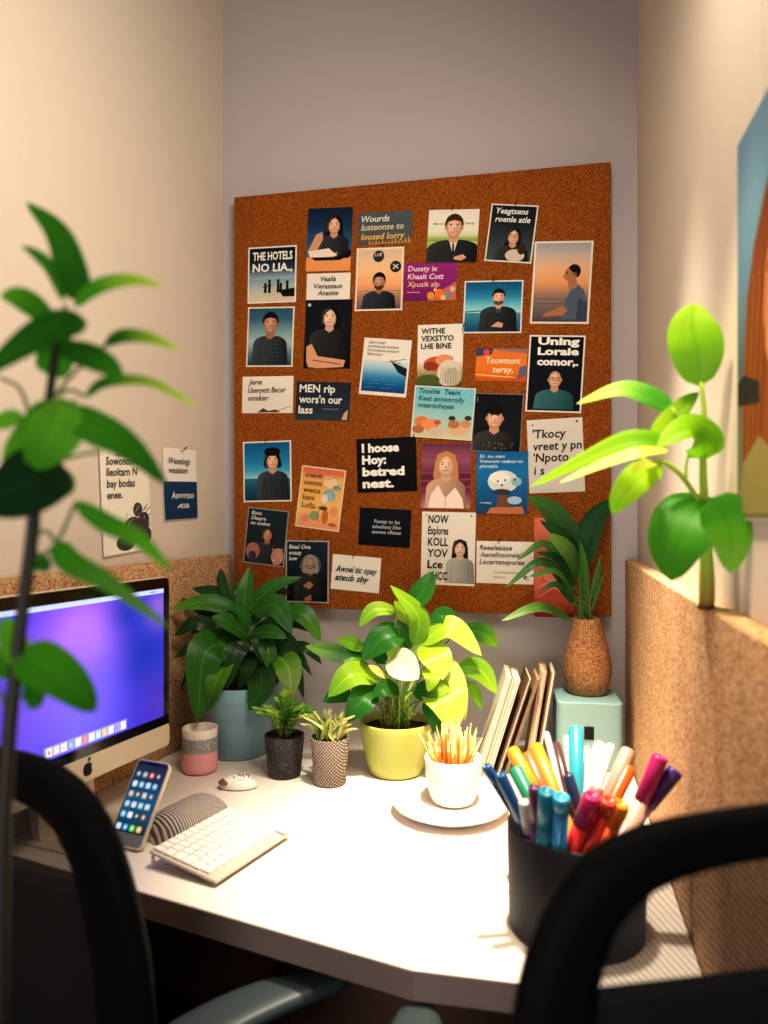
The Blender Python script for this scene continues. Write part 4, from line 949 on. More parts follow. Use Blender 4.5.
# olive pot with the bright plant
op = thing('potted_plant', 'bright yellow green leafy plant in a round olive pot at centre', 'potted plant', base_at(396, 772))
D0 = depth_of(op.location); oh = .122
vessel('pot', op, [(.0005, 0), (.054, 0), (.060, .004), (.069, .03), (.078, .07), (.083, .105), (.0845, oh-.004), (.083, oh), (.079, oh-.002), (.078, oh-.03), (.0005, oh-.03)], M['olive'], 56)
soil(op, .0775, oh-.020)
fol = MB(); stm = MB(); ft = op.location + Vector((0, 0, oh-.018)); random.seed(21)
Y1, Y2, Y3, Gd = S(118, 176, 40), S(166, 206, 52), S(214, 226, 120), S(44, 116, 36)
leafset(fol, [
 ([(411, 606), (423, 591), (433, 571, .02)], 25, Gd, GM), ([(415, 646), (418, 616, -.02), (390, 585, -.03)], 21, Y1, Y2),
 ([(408, 624), (402, 610), (394, 601)], 14, Y2), ([(397, 611), (374, 610, -.01), (359, 627, -.02)], 16, Y2, Y1),
 ([(456, 628), (444, 615), (430, 622)], 18, Gd), ([(420, 644), (450, 627, -.02), (482, 656, -.03)], 27, Y2, Y3),
 ([(462, 629), (484, 634, .02), (498, 647, .02)], 20, GM, Y1), ([(405, 634), (384, 638, -.02), (361, 661, -.03)], 30, Gd, GM),
 ([(364, 650), (350, 643, .02), (337, 639, .03)], 14, Y1), ([(362, 660), (332, 652, .01), (305, 646, .01)], 19, GM, Y1),
 ([(390, 655), (404, 666, -.06), (419, 679, -.07)], 30, S(236, 236, 210), S(240, 240, 220)), ([(422, 644), (437, 658, -.05), (443, 680, -.06)], 31, Y2, Y3),  # first leaf near white: strong light painted into its colour
 ([(445, 655), (458, 684, -.05), (465, 721, -.06)], 17, Y3), ([(458, 667), (480, 670, -.01), (497, 694, -.02)], 22, Y1, Y2),
 ([(378, 678), (352, 675, -.05), (328, 697, -.06)], 27, Y2, Y1), ([(373, 682), (362, 700, -.06), (346, 722, -.06)], 27, Gd, Gd),
 ([(352, 694), (338, 694, -.03), (323, 702, -.03)], 18, Gd), ([(426, 684), (447, 700, -.07), (455, 733, -.08)], 38, Y2, Y3),
 ([(466, 682), (475, 692), (482, 710)], 12, Y1), ([(368, 672), (356, 664, -.02), (343, 661, -.02)], 14, Y1),
 ([(390, 680), (378, 672, -.04), (368, 665, -.05)], 10, Y3), ([(400, 668), (392, 652, -.02), (384, 642, -.02)], 12, Y2), ([(424, 668), (432, 676, -.08), (428, 692, -.08)], 16, Y2),
 ([(410, 650), (404, 632, -.01), (396, 620)], 14, GM), ([(412, 690), (432, 690, -.05), (450, 690, -.06)], 22, GM, Y2), ([(400, 690), (386, 688, -.06), (372, 696, -.07)], 18, GM), ([(425, 700), (436, 715, -.07), (436, 736, -.08)], 20, Gd, GM), ([(386, 664), (370, 650, .02), (352, 660, .02)], 20, Gd),
], D0, stm, ft, stemr=.0018)
for k in range(70):
    a = random.uniform(0, 2*PI); b0 = ft+Vector((random.uniform(-.035, .035), random.uniform(-.03, .03), 0)); r = random.uniform(.01, .07)
    t = b0+Vector((r*math.cos(a), r*math.sin(a)*.7, random.uniform(.03, .09)))
    stm.tube(smooth_path([b0, b0.lerp(t, .5)+Vector((0, 0, .01)), t], 5), .0008, 4, random.choice([S(120, 84, 50), S(150, 170, 60), S(90, 120, 40), S(170, 130, 80)]))
fol.build('foliage', M['leaf'], op); stm.build('stems', M['stem'], op)
# ================================================================ saucer, cup and dried stems
sa = base_at(450, 812)
so = MB().lathe([(.0005, 0), (.075, 0), (.080, .003), (.112, .018), (.116, .0225), (.1125, .0245), (.104, .020), (.075, .009), (.0005, .008)], (0, 0, 0), 64).build('saucer', M['ceramic']); so.location = sa
tag(so, 'wide round white saucer under the cup of dried stems', 'saucer')
cl = base_at(453, 806); cl.z = DESK+.0095
ch_ = .094
cu = MB().lathe([(.0005, 0), (.036, 0), (.043, .004), (.050, .022), (.056, .055), (.0585, ch_-.004), (.0570, ch_), (.0535, ch_-.003), (.051, .05), (.044, .012), (.0005, .010)], (0, 0, 0), 56).build('cup', M['ceramic']); cu.location = cl
tag(cu, 'white handleless cup full of dried stems standing on the saucer', 'cup')
random.seed(17); proto = {}
for k in range(84):
    kind = 'orange' if k % 3 else 'pale'
    a = random.uniform(0, 2*PI); rb = random.uniform(.0, .026); rt = random.uniform(.012, .085); x_, y_ = rt*math.cos(a), rt*math.sin(a)*.8
    b0 = cl+Vector((rb*math.cos(a), rb*math.sin(a), .013)); e0 = math.hypot(x_, y_)
    z_ = ch_+random.uniform(.035, .085)-rt*.45; sl = (z_-.013)
    t0 = cl+Vector((x_, y_, z_))
    if e0*(ch_-.013)/sl > .047: continue
    lab = ('thin orange dried stem fanned in the white cup on the saucer' if kind == 'orange' else 'pale straw coloured dried stem fanned in the white cup on the saucer')
    gname = 'orange dried stems in the white cup' if kind == 'orange' else 'pale dried stems in the white cup'
    dv = t0-b0; Ln = dv.length
    if kind not in proto:
        m = MB(); c = S(226, 120, 44) if kind == 'orange' else S(226, 206, 120)
        m.tube([(0, 0, 0), (0, 0, .4), (0, 0, .8), (0, 0, 1)], [.0011, .0013, .0012, .0004], 6, [c]*6+[c]*6+[mixc(c, S(220, 210, 110), .3)]*6+[mixc(c, S(250, 230, 160), .6)]*6)
        o = m.build('dried_stem', M['stick']); proto[kind] = o
    else:
        o = proto[kind].copy(); COL.objects.link(o)
    tag(o, lab, 'dried stem', gname)
    o.location = b0; o.rotation_euler = dv.to_track_quat('Z', 'Y').to_euler(); o.scale = (1.7, 1.7, Ln)
# ================================================================ teal box, vase and its plant, leaning books
bxl = Vector((.098, 1.868, DESK)); BXW, BXH = .152, .158
bx = thing('storage_box', 'pale teal box with rounded corners under the copper vase', 'box', bxl, math.radians(4))
MB().prism(rrect(-BXW/2, -.075, BXW/2, .075, .016, 6), 0, BXH, None, .004, 3).build('shell', M['blue_box'], bx, True)
MB().rbox((-.002, -.0755, .088), (.022, .003, .03), .001).build('front_slot', M['black'], bx, True)
vl = Vector((0, 0, 0)); p_ = on_z(587, 693, DESK+BXH); vl = Vector((p_.x, p_.y, DESK+BXH+.0005)); DV = depth_of(vl)
va = thing('vase_plant', 'arching long leaved green plant in copper textured vase on the teal box', 'potted plant', vl)
sc_ = DV/FPX
vessel('vase', va, [(.0005, 0), (17*sc_, 0), (20*sc_, 4*sc_), (23.5*sc_, 18*sc_), (24*sc_, 28*sc_), (21*sc_, 44*sc_), (16.5*sc_, 60*sc_), (13*sc_, 73*sc_), (12*sc_, 75*sc_), (10.5*sc_, 73*sc_), (11*sc_, 64*sc_), (.0005, 62*sc_)], M['copper'], 48)
fol = MB(); stm = MB(); random.seed(31); ft = vl+Vector((0, 0, 66*sc_))
VD, VM = S(34, 84, 44), S(70, 124, 54)
leafset(fol, [
 ([(577, 566), (571, 541), (552, 511, -.03), (527, 497, -.05)], 25, VD, VM), ([(586, 568), (588, 536, .02), (598, 515, .03), (612, 499, .04)], 26, VD, VD),
 ([(579, 556), (584, 532, .04), (594, 506, .05)], 16, VD), ([(580, 578), (568, 551, -.06), (547, 533, -.08)], 19, VM, S(120, 160, 70)),
 ([(574, 596), (548, 545, -.03), (516, 561, -.05)], 9, VM), ([(576, 604), (545, 562, -.05), (505, 588, -.07)], 10, VD, VM), ([(572, 620), (540, 607, -.06), (501, 621, -.08)], 11, VM, S(130, 170, 70)),
 ([(576, 590), (560, 560, -.04), (536, 552, -.06)], 9, VD), ([(576, 600), (556, 572, -.06), (528, 577, -.08)], 8, VM), ([(590, 600), (597, 575, .0), (601, 555, .0)], 6, VM),
 ([(578, 575), (562, 540, -.02), (540, 520, -.02)], 12, VD), ([(586, 600), (584, 570, -.03), (580, 540, -.04)], 9, VM), ([(592, 610), (598, 590), (606, 570)], 4, VM),
 ([(574, 605), (558, 585, -.06), (540, 590, -.08)], 7, VD),
], DV, stm, ft, shape=(.8, .65), stemr=.0018)
fol.build('foliage', M['leaf'], va); stm.build('stems', M['stem'], va)
# books: each leans right; the last rests on the box
def book(name, label, px, py, y_off, w, hgt, dep, lean, cover, rz=0, group=None):
    p = base_at(px, py); o = thing(name, label, 'book', (p.x, p.y+y_off, DESK+.001+abs(math.sin(math.radians(lean)))*0), rz)
    o.rotation_euler = (0, math.radians(lean), rz)
    m = MB(); m.rbox((w/2, 0, hgt/2), (w-.004, dep-.004, hgt-.003), .0006, 1, None, S(226, 212, 186))
    random.seed(int(px)*3)
    for k in range(max(3, int(w/.0018))):                   # ragged page tops and fore-edges
        x = .003+(w-.006)*k/max(2, int(w/.0018)-1); hh = hgt-.002+random.uniform(-.006, .005)
        m.rbox((x, -.0015, hh/2), (.0011, dep-.001, hh), 0, 1, None, mixc(S(246, 238, 222), S(170, 132, 96), random.random()**(3.0 if w > .02 else 1.4)))  # thick book's pages whiter, strong light put into their colour
    m.build('pages', M['page'], o, True)
    for x in (0, w): MB().rbox((x, 0, hgt/2), (.0022, dep, hgt), .0006, 1, None, cover).build('cover', M['page'], o, True)
    return o
book('book', 'thick pale book leaning right, leftmost behind the cup of stems', 476, 766, 0, .030, .238, .13, 17, S(230, 220, 204), .1)
book('book', 'thin brown edged book leaning right against the thick pale book', 495, 767, .004, .008, .236, .12, 18, S(110, 82, 60), .1)
book('book', 'narrow tan book leaning on the thin brown edged book', 503, 766, .006, .006, .232, .12, 18.6, S(160, 128, 96), .1)
book('book', 'worn cream book leaning toward the teal box, left of its pair', 524, 764, .01, .013, .236, .12, 9, S(196, 168, 130), .05)
book('book', 'worn brown book leaning beside the teal box, right of its pair', 533.5, 764, .012, .010, .232, .12, 9.4, S(126, 92, 64), .05)
# ================================================================ pen cup and pens
pcl = base_at(576, 927); PR, PH = .0985, .150
RZ = DESK+PH
pcup = MB().lathe([(.0005, 0), (PR-.007, 0), (PR-.003, .004), (PR, PH-.003), (PR-.0015, PH), (PR-.004, PH-.003), (PR-.007, .006), (.0005, .006)], (0, 0, 0), 64).build('pen_cup', M['black_matte']); pcup.location = pcl
tag(pcup, 'large matte black cup holding many coloured markers on the desk corner', 'pen cup')
def px4(x, y): return 460+x/3.2, 640+y/3.2
def pen(label, tip, ent, wpx, body, cap, capfrac=.32, kind='marker', back=0.0, dome_=True):
    dim = lambda c: None if c is None else (tuple(x*.62 for x in c) if max(c)-min(c) > .25 else tuple(x*.8 for x in c))
    body, cap = dim(body), dim(cap)
    E = on_z(*px4(*ent), RZ+.004)
    rel = (E-pcl); rel.z = 0
    lim = PR-.010-.5*wpx/3.2*1.05/FPX
    if rel.length > lim: rel = rel.normalized()*lim
    E = Vector((pcl.x+rel.x, pcl.y+rel.y, RZ+.004))
    de = depth_of(E); dt = de + (de-depth_of(pcl))*.35 + back
    T = P(*px4(*tip), dt)
    d = (T-E).normalized(); rad = .56*wpx/3.2*de/FPX
    zb = DESK+.010+rad*.8; k = (E.z-zb)/max(d.z, .2); B = E - d*k
    rb = Vector((B.x-pcl.x, B.y-pcl.y, 0)); lim2 = PR-.012-rad
    if rb.length > lim2:
        lo, hi = 0, k
        for _ in range(30):
            mid = (lo+hi)/2; q = E-d*mid
            if math.hypot(q.x-pcl.x, q.y-pcl.y) > lim2: hi = mid
            else: lo = mid
        k = lo; B = E-d*k
    Ln = (T-B).length; d = (T-B).normalized()
    o = thing(kind, label, 'pen' if kind != 'marker' else 'marker', B); o.rotation_euler = d.to_track_quat('Z', 'Y').to_euler()
    cz = Ln*(1-capfrac) if cap is not None else Ln
    MB().lathe([(.0003, 0), (rad*.6, 0), (rad*.9, .006), (rad*.92, cz), (.0003, cz)], (0, 0, 0), 18, body).build('barrel', M['plastic'], o, True)
    if cap is not None:
        MB().lathe([(rad*.9, cz-.001), (rad, cz), (rad, Ln-.003), (rad*.86, Ln), (rad*.55, Ln), (rad*.5, Ln-.002), (.0003, Ln-.002)], (0, 0, 0), 18, cap).build('cap', M['plastic'], o, True)
    else: MB().lathe([(rad*.9, Ln-.0005), (rad*.9, Ln+.003), (rad*.6, Ln+.006), (.0003, Ln+.006)], (0, 0, 0), 18, mixc(body, (1, 1, 1), .25)).build('end_plug', M['plastic'], o, True)
    return o
NV, BL, TE, GRN, YO, ORG, RD, MAG, PUR, CY, WT, CR = S(24, 36, 66), S(24, 92, 150), S(30, 140, 168), S(44, 160, 120), S(246, 176, 40), S(240, 116, 40), S(214, 44, 50), S(222, 44, 138), S(72, 44, 116), S(60, 190, 214), S(240, 234, 226), S(240, 196, 176)
pen('navy marker with blue cap leaning furthest left in the black cup', (82, 402), (165, 585), 30, NV, BL, .1)
pen('steel blue marker leaning left beside the navy marker', (128, 428), (200, 600), 34, S(28, 76, 124), S(30, 84, 134), .45)
pen('green marker leaning left in the black cup', (176, 412), (222, 520), 44, S(52, 150, 130), GRN, .4, back=.02)
pen('yellow orange marker behind the green marker', (166, 352), (232, 500), 42, S(236, 150, 50), YO, .25, back=.05)
pen('coral orange marker with pale tip in the black cup', (214, 368), (258, 500), 44, ORG, S(244, 120, 70), .3, back=.04)
pen('amber marker leaning left behind the coral marker', (242, 340), (292, 490), 42, S(244, 150, 40), S(246, 170, 50), .4, back=.06)
pen('slim grey pen with red lower barrel in the black cup', (276, 298), (318, 490), 22, S(196, 60, 60), S(170, 180, 180), .4, 'pen', .08)
pen('dark brown marker in the middle of the black cup', (306, 336), (340, 480), 34, S(70, 44, 46), S(86, 56, 56), .3, back=.07)
pen('tall bright cyan marker, the highest in the black cup', (371, 282), (376, 480), 44, S(80, 190, 210), CY, .45, back=.05)
pen('slim white pen behind the tall cyan marker', (342, 312), (352, 470), 22, WT, S(220, 220, 216), .3, 'pen', .09)
pen('slim green pen right of the tall cyan marker', (408, 346), (402, 470), 22, S(70, 150, 80), S(190, 200, 180), .3, 'pen', .09)
pen('white marker right of the tall cyan marker', (448, 334), (404, 500), 36, WT, S(246, 240, 226), .4, back=.05)
pen('slim cream pen leaning right behind the white marker', (482, 338), (440, 500), 26, S(236, 214, 200), S(246, 236, 226), .35, 'pen', .06)
pen('pale pink marker leaning right in the black cup', (538, 352), (466, 530), 42, CR, S(246, 178, 160), .3, back=.03)
pen('bright orange marker leaning right beside the pale pink marker', (542, 408), (492, 530), 42, S(246, 130, 60), S(244, 110, 40), .5, back=.02)
pen('magenta capped pink marker leaning far right in the black cup', (642, 372), (550, 590), 46, CR, MAG, .27, back=.0)
pen('purple capped pink marker leaning furthest right in the black cup', (692, 416), (588, 590), 46, S(214, 160, 170), PUR, .24)
pen('navy marker upright in the middle front of the black cup', (345, 430), (378, 540), 34, NV, S(40, 60, 100), .3)
pen('teal marker standing upright at the front of the black cup', (278, 482), (266, 630), 50, S(36, 120, 146), TE, .25)
pen('sky blue marker standing upright at the front, right of the teal one', (325, 500), (318, 636), 50, S(34, 124, 176), S(60, 170, 210), .1)
pen('crimson marker with pink cap at the front of the black cup', (424, 496), (372, 636), 50, RD, S(224, 50, 120), .22)
pen('scarlet marker beside the crimson marker at the front', (478, 512), (424, 632), 50, S(224, 50, 44), S(236, 80, 60), .1)
pen('tangerine marker with amber cap at the front right of the black cup', (516, 522), (474, 616), 50, S(240, 110, 40), S(248, 160, 40), .18)
pen('dark plum marker at the front left of the black cup', (238, 468), (240, 620), 34, S(70, 34, 66), S(96, 44, 84), .25)
pen('grey marker at the front left beside the plum marker', (204, 516), (216, 606), 34, S(150, 140, 140), S(180, 172, 168), .4)
pen('rosy marker behind the crimson marker', (440, 470), (410, 560), 40, S(226, 90, 120), S(240, 150, 150), .4)
# ================================================================ office chairs
def local_on_back(pts, Cc, th, recl):
    """pixels of the outline, taken to the chair's own back plane (x, z)"""
    r = Vector((math.cos(th), math.sin(th), 0)); h = Vector((-math.sin(th), math.cos(th), 0))
    n = (h + Vector((0, 0, recl))).normalized(); p0 = Cc + Vector((0, 0, .6)); out = []
    for x, y in pts:
        q = on_plane(x, y, p0, n); out.append(((q-Cc).dot(r), q.z))
    return out
def resample(pts, n):
    L = [0]
    for a, b in zip(pts, pts[1:]): L.append(L[-1]+math.hypot(b[0]-a[0], b[1]-a[1]))
    out = []; k = 0
    for i in range(n+1):
        t = L[-1]*i/n
        while k < len(L)-2 and L[k+1] < t: k += 1
        f = (t-L[k])/max(1e-9, L[k+1]-L[k]); out.append((pts[k][0]*(1-f)+pts[k+1][0]*f, pts[k][1]*(1-f)+pts[k+1][1]*f))
    for _ in range(2): out = [out[0]]+[((out[i-1][0]+2*out[i][0]+out[i+1][0])/4, (out[i-1][1]+2*out[i][1]+out[i+1][1])/4) for i in range(1, n)]+[out[-1]]
    return out
def chair(label, Cc, th, side, outer, inner, lum_z, recl=.10, seat_w=.42, arms=(1, 1), armL=.30, arm_z=.655, arm_x=.27, seat_y=.24, arm_path=None):
    t = thing('office_chair', label, 'chair', Cc, th)
    by = lambda z: -(z-.6)*recl
    N_ = 30
    O = resample(outer, N_); I = resample(inner, N_)
    if side < 0: O = [(-x, z) for x, z in O]; I = [(-x, z) for x, z in I]
    loopO = O + [(-x, z) for x, z in O[-2:0:-1]]; loopI = I + [(-x, z) for x, z in I[-2:0:-1]]
    m = MB(); K = 10; nL = len(loopO); vs = []; fs = []
    for (ox, oz), (ix, iz) in zip(loopO, loopI):
        c = ((ox+ix)/2, (oz+iz)/2); hx, hz = (ox-ix)/2, (oz-iz)/2
        for k in range(K):
            a = 2*PI*k/K; ca = math.copysign(abs(math.cos(a))**.7, math.cos(a)); sa_ = math.copysign(abs(math.sin(a))**.7, math.sin(a))
            z = c[1]+hz*ca; vs.append((c[0]+hx*ca, by(z)+.016*sa_, z))
    for i in range(nL):
        j = (i+1) % nL
        for k in range(K): fs.append([i*K+k, j*K+k, j*K+(k+1) % K, i*K+(k+1) % K])
    m.add(vs, fs); m.build('backrest_frame', M['chair_frame'], t, True)
    nt_ = MB(); nt_.add([(x*1.03, by(z)+.004, z) for x, z in loopI], [list(range(nL))], None, None, False); nt_.build('back_netting', M['netting'], t, True)
    # solid lower back behind the netting
    half = [p for p in I if p[1] < lum_z]
    wmax = max(x for x, z in I); lx = min(wmax, max(x for x, z in I if abs(z-lum_z) < .12))+.006; zb = min(z for x, z in I)-.01
    lp = MB(); lp.prism(rrect(-lx, zb, lx, lum_z, .02, 4), -.012, .012, None, .004, 2, Matrix.Rotation(PI/2, 4, 'X'))
    for v in lp.v: v.y += by(v.z)+.022
    lp.build('lumbar_panel', M['chair_frame'], t, True)
    sw = seat_w/2
    MB().prism(rrect(-sw, seat_y-.2, sw, seat_y+.2, .07, 6), .43, .50, None, .02, 3).build('seat', M['chair_frame'], t, True)
    MB().tube(smooth_path([(0, seat_y-.08, .43), (0, -.03, .42), (0, .0-.01, .55), (0, by(.75)-.012, .75)], 12), .022, 10).build('back_bracket', M['black'], t, True)
    MB().tube([(0, seat_y, .43), (0, seat_y, .26), (0, seat_y, .10)], [.026, .026, .03], 14).build('gas_column', M['black'], t, True)
    bs = MB()
    for k in range(5):
        a = 2*PI*k/5+.3; bs.tube([(0, seat_y, .105), (.14*math.cos(a), seat_y+.14*math.sin(a), .09), (.25*math.cos(a), seat_y+.25*math.sin(a), .068)], [.026, .02, .015], 10)
    bs = bs.build('star_base', M['black'], t, True)
    for k in range(5):
        a = 2*PI*k/5+.3; tmp = MB().lathe([(.0005, -.018), (.022, -.018), (.028, -.012), (.028, .012), (.022, .018), (.0005, .018)], (0, 0, 0), 20)
        R3 = Matrix.Rotation(a+.6, 3, 'Z') @ Matrix.Rotation(PI/2, 3, 'Y')
        for v in tmp.v: v.xyz = R3 @ v + Vector((.25*math.cos(a), seat_y+.25*math.sin(a), .0285))
        tmp.build('caster', M['black'], bs, True)
    for sx in (-1, 1):
        if not arms[0 if sx < 0 else 1]: continue
        A = arm_x*sx
        MB().tube(smooth_path([(sw*.7*sx, seat_y-.02, .445), (A*.98, seat_y-.03, .46), (A, seat_y-.04, .56), (A, seat_y-.03, arm_z-.03)], 12), .017, 10).build('arm_support', M['black'], t, True)
        pad = MB(); n = 18; vs = []; fs = []; K = 14
        for i in range(n+1):
            u = i/n; y = .05+armL*u; e = max(.03, (1-abs(2*u-1)**3.5)**.5)
            cxx = A+sx*(.014*math.sin(PI*u)-.03*u*u); zz = arm_z-.012-.018*(1-u)**2
            if arm_path and sx > 0: q = smooth_path([Vector((a_, b_, 0)) for a_, b_ in arm_path], n)[i]; cxx, y = q.x, q.y
            for k in range(K):
                a = 2*PI*k/K; ca = math.copysign(abs(math.cos(a))**.6, math.cos(a)); s2 = math.copysign(abs(math.sin(a))**.7, math.sin(a)); vs.append((cxx+.044*e*ca, y, zz+.013*s2*min(1, e*1.6)))
        for i in range(n):
            for k in range(K): fs.append([i*K+k, i*K+(k+1) % K, (i+1)*K+(k+1) % K, (i+1)*K+k])
        fs.append(list(range(K))[::-1]); fs.append([n*K+k for k in range(K)]); pad.add(vs, fs); pad.build('armrest', M['arm_pad'], t, True)
    return t
CL, tL = Vector((-.634, .771, 0)), math.radians(-10)
oL = local_on_back([(-2, 748), (40, 754), (72, 772), (100, 803), (118, 840), (133, 890), (147, 950), (155, 1024)], CL, tL, .10)
iL = local_on_back([(-2, 795), (25, 798), (45, 808), (62, 829), (78, 865), (89, 919), (98, 973), (102, 1024)], CL, tL, .10)
oL[0] = (0, oL[0][1]); iL[0] = (0, iL[0][1])
oL += [(oL[-1][0]-.01, .66), (oL[-1][0]-.06, .60), (.08, .585), (0, .585)]; iL += [(iL[-1][0]-.01, .70), (iL[-1][0]-.05, .655), (.08, .64), (0, .64)]
chair('black mesh back office chair at the left by the computer, grey armrest showing', CL, tL, 1, oL, iL, .925, arm_x=.255, armL=.27, arm_z=.672, arm_path=[(.13, .10), (.165, .185), (.22, .27), (.29, .345)])
CR_, tR = Vector((.155, .66, 0)), math.radians(22)
oR = local_on_back([(751, 806), (695, 815), (641, 825), (600, 839), (570, 862), (546, 896), (524, 955), (508, 1024)], CR_, tR, .10)
iR = local_on_back([(751, 855), (722, 861), (695, 868), (660, 878), (630, 895), (610, 925), (600, 960), (592, 1024)], CR_, tR, .10)
oR[0] = (0, oR[0][1]); iR[0] = (0, iR[0][1])
oR += [(oR[-1][0], .68), (oR[-1][0]+.05, .62), (-.06, .60), (0, .60)]; iR += [(iR[-1][0]-.005, .72), (iR[-1][0]+.03, .68), (-.05, .66), (0, .66)]
chair('black mesh back office chair at the right, close to the pen cup', CR_, tR, -1, oR, iR, .968, seat_w=.36, arm_x=.205, armL=.375, arm_z=.695, seat_y=.22, arms=(1, 1))
# ================================================================ plant growing from the right panel
pt_ = on_z(706.5, 607, PZ); DP = depth_of(pt_)
rp = thing('broad_leaf_plant', 'glossy yellow green broad leaf plant growing from the right partition top', 'plant', pt_)
stm = MB()
def pxl(pts, d): return [P(p[0], p[1], d+(p[2] if len(p) > 2 else 0)) for p in pts]
SG, SB = S(150, 176, 50), S(150, 96, 44)
st_p = smooth_path(pxl([(706.5, 608), (707, 580), (706, 545), (704, 500), (703, 455), (704, 415), (701, 380)], DP), 18); st_p[0] = pt_ + Vector((0, 0, -.004))
rr = [W_(w, DP)/2 for w in (16, 16, 15.5, 15, 14, 13, 12, 11, 10, 9, 8, 7.5, 7, 6.5, 6, 5.5, 5, 4.5, 4)]
stm.tube(st_p, rr, 10, [mixc(SB, SG, min(1, i/5)) for i in range(19) for _ in range(10)])
stm.tube(smooth_path(pxl([(704, 510), (693, 492), (680, 474), (664, 462), (652, 463)], DP-.005), 10), W_(5, DP)/2, 8, SG)
stm.tube(smooth_path(pxl([(686, 482), (686, 465), (690, 450)], DP), 6), W_(3, DP)/2, 6, SG)
stm.tube(smooth_path(pxl([(703, 450), (694, 432), (681, 424), (672, 408)], DP+.01), 8), W_(3.5, DP)/2, 6, SG)
stm.build('stem', M['stem'], rp)
R1, R2, R3_, R4_ = S(160, 206, 30), S(120, 184, 24), S(66, 146, 28), S(216, 226, 90)
def hero(mb, path, w, col, tip=None, d=DP, tilt=(0, 0, 0), fold=.12, shape=(.9, .62), droop=.15, roll=0):
    pts = pxl(path, d); nr = (CAM-pts[0]).normalized()+Vector(tilt); mb.leaf(pts, W_(w, d), nr, fold, shape, col, tip, 16, .02, droop, roll)
fol = MB()
hero(fol, [(700, 386), (697, 352, -.01), (692, 325, -.005), (695, 303)], 50, R2, R1, shape=(.85, .6))
hero(fol, [(673, 411), (650, 396, .01), (620, 389, .02), (576, 404, .03)], 24, R3_, R1, d=DP+.02, tilt=(0, 0, .5), shape=(.75, .7))
hero(fol, [(652, 440), (666, 425, .0), (684, 405), (699, 392)], 22, R1, R3_, d=DP+.015, shape=(.75, .7))
hero(fol, [(706, 459), (702, 437, -.02), (686, 428, -.03), (657, 447, -.035)], 38, R2, R1, tilt=(0, 0, .3), shape=(.6, .6))
hero(fol, [(668, 444), (642, 440, .0), (610, 447, .01), (528, 488, .03)], 24, R2, R1, d=DP+.01, tilt=(0, 0, .2), shape=(.8, .7))
hero(fol, [(668, 450), (640, 452, -.01), (605, 463, .0), (559, 483, .01)], 17, R4_, S(226, 232, 120), tilt=(0, 0, .8), shape=(.75, .7))
hero(fol, [(660, 463), (640, 476, -.03), (622, 496, -.03), (612, 514, -.02)], 30, R1, R2, shape=(.7, .7))
hero(fol, [(652, 466), (650, 462, -.05), (640, 466, -.055), (630, 474, -.05)], 12, R4_, None, shape=(.7, .7))
hero(fol, [(713, 498), (692, 515, -.03), (676, 545, -.04), (671, 581, -.035)], 66, R3_, R3_, tilt=(-.2, 0, .1), shape=(.72, .6))
hero(fol, [(711, 498), (724, 515, -.01), (731, 540, -.02), (730, 573, -.02)], 46, R3_, R2, d=DP-.075, shape=(.72, .6))
fol.build('foliage', M['leaf_glow'], rp)
# ================================================================ plant in the left foreground
DF = .56
foot = P(0, 1024, DF); lpb = Vector((foot.x-.012, foot.y+.0, 0))
fpn = thing('tall_foreground_plant', 'tall dark green plant with long leaves at the left, nearest the viewer', 'plant', lpb)
vessel('planter', fpn, pot_prof(.10, .125, .30, .008), M['black_matte'], 40); soil(fpn, .117, .275)
stm = MB(); SD = S(30, 24, 12)
sp_ = smooth_path([lpb+Vector((0, 0, .27)), lpb+Vector((0, 0, .6))]+pxl([(0, 1024), (3, 850), (9, 735), (20, 630), (31, 545), (40, 455), (49, 400), (56, 350), (64, 312)], DF), 40)
stm.tube(sp_, [.0055]*18+[.0048]*8+[.004]*6+[.0032]*5+[.0024]*4, 10, SD)
for path in ([(49, 404), (72, 375), (98, 352), (106, 345)], [(52, 398), (70, 390), (86, 397)], [(38, 452), (22, 392), (0, 378)], [(34, 530), (50, 470), (80, 455), (100, 452)], [(30, 548), (44, 530), (58, 545)], [(31, 560), (55, 545), (76, 502)], [(18, 660), (8, 640), (2, 620)], [(10, 740), (3, 700), (-6, 680)], [(57, 345), (62, 318), (66, 305)], [(76, 400), (62, 415), (50, 430)]):
    stm.tube(smooth_path(pxl(path, DF), 8), .0014, 6, S(86, 104, 44))
stm.build('stem', M['stem'], fpn)
F1, F2, F3, F4 = S(36, 96, 18), S(58, 128, 24), S(92, 158, 36), S(180, 216, 60)  # F4 paints the light caught by the right-hand tips
fol = MB()
def hf(path, w, col, tip=None, **k): hero(fol, path, w, col, tip, d=DF, **k)
hf([(78, 302), (73, 275), (57, 232, .01), (26, 202, .02)], 30, F1, F2, shape=(.7, .65))
hf([(64, 302), (52, 270), (36, 254), (21, 246)], 13, F2, None, shape=(.75, .8))
hf([(74, 307), (95, 288, -.01), (128, 280, -.02), (165, 286, -.03)], 15, F2, F4, shape=(.8, .7))
hf([(55, 327), (36, 308), (18, 297), (0, 296)], 24, F2, F3)
hf([(87, 322), (58, 325, -.02), (22, 345, -.03), (-24, 380, -.03)], 30, F1, F1, shape=(.75, .7))
hf([(62, 330), (58, 348), (52, 370), (50, 376)], 34, F2, F2)
hf([(60, 345), (84, 354, -.02), (108, 366, -.03), (123, 382, -.03)], 26, F1, F2, shape=(.7, .6))
hf([(105, 345), (122, 336), (150, 338), (181, 351)], 14, F1, F4, shape=(.8, .7))
hf([(85, 397), (106, 382), (150, 382), (199, 408)], 11, F1, F4, shape=(.85, .6))
hf([(62, 398), (60, 420, -.02), (46, 445, -.02), (30, 470, -.02)], 50, F3, F2)
hf([(44, 400), (40, 425), (20, 455), (8, 480)], 36, F2, F3)
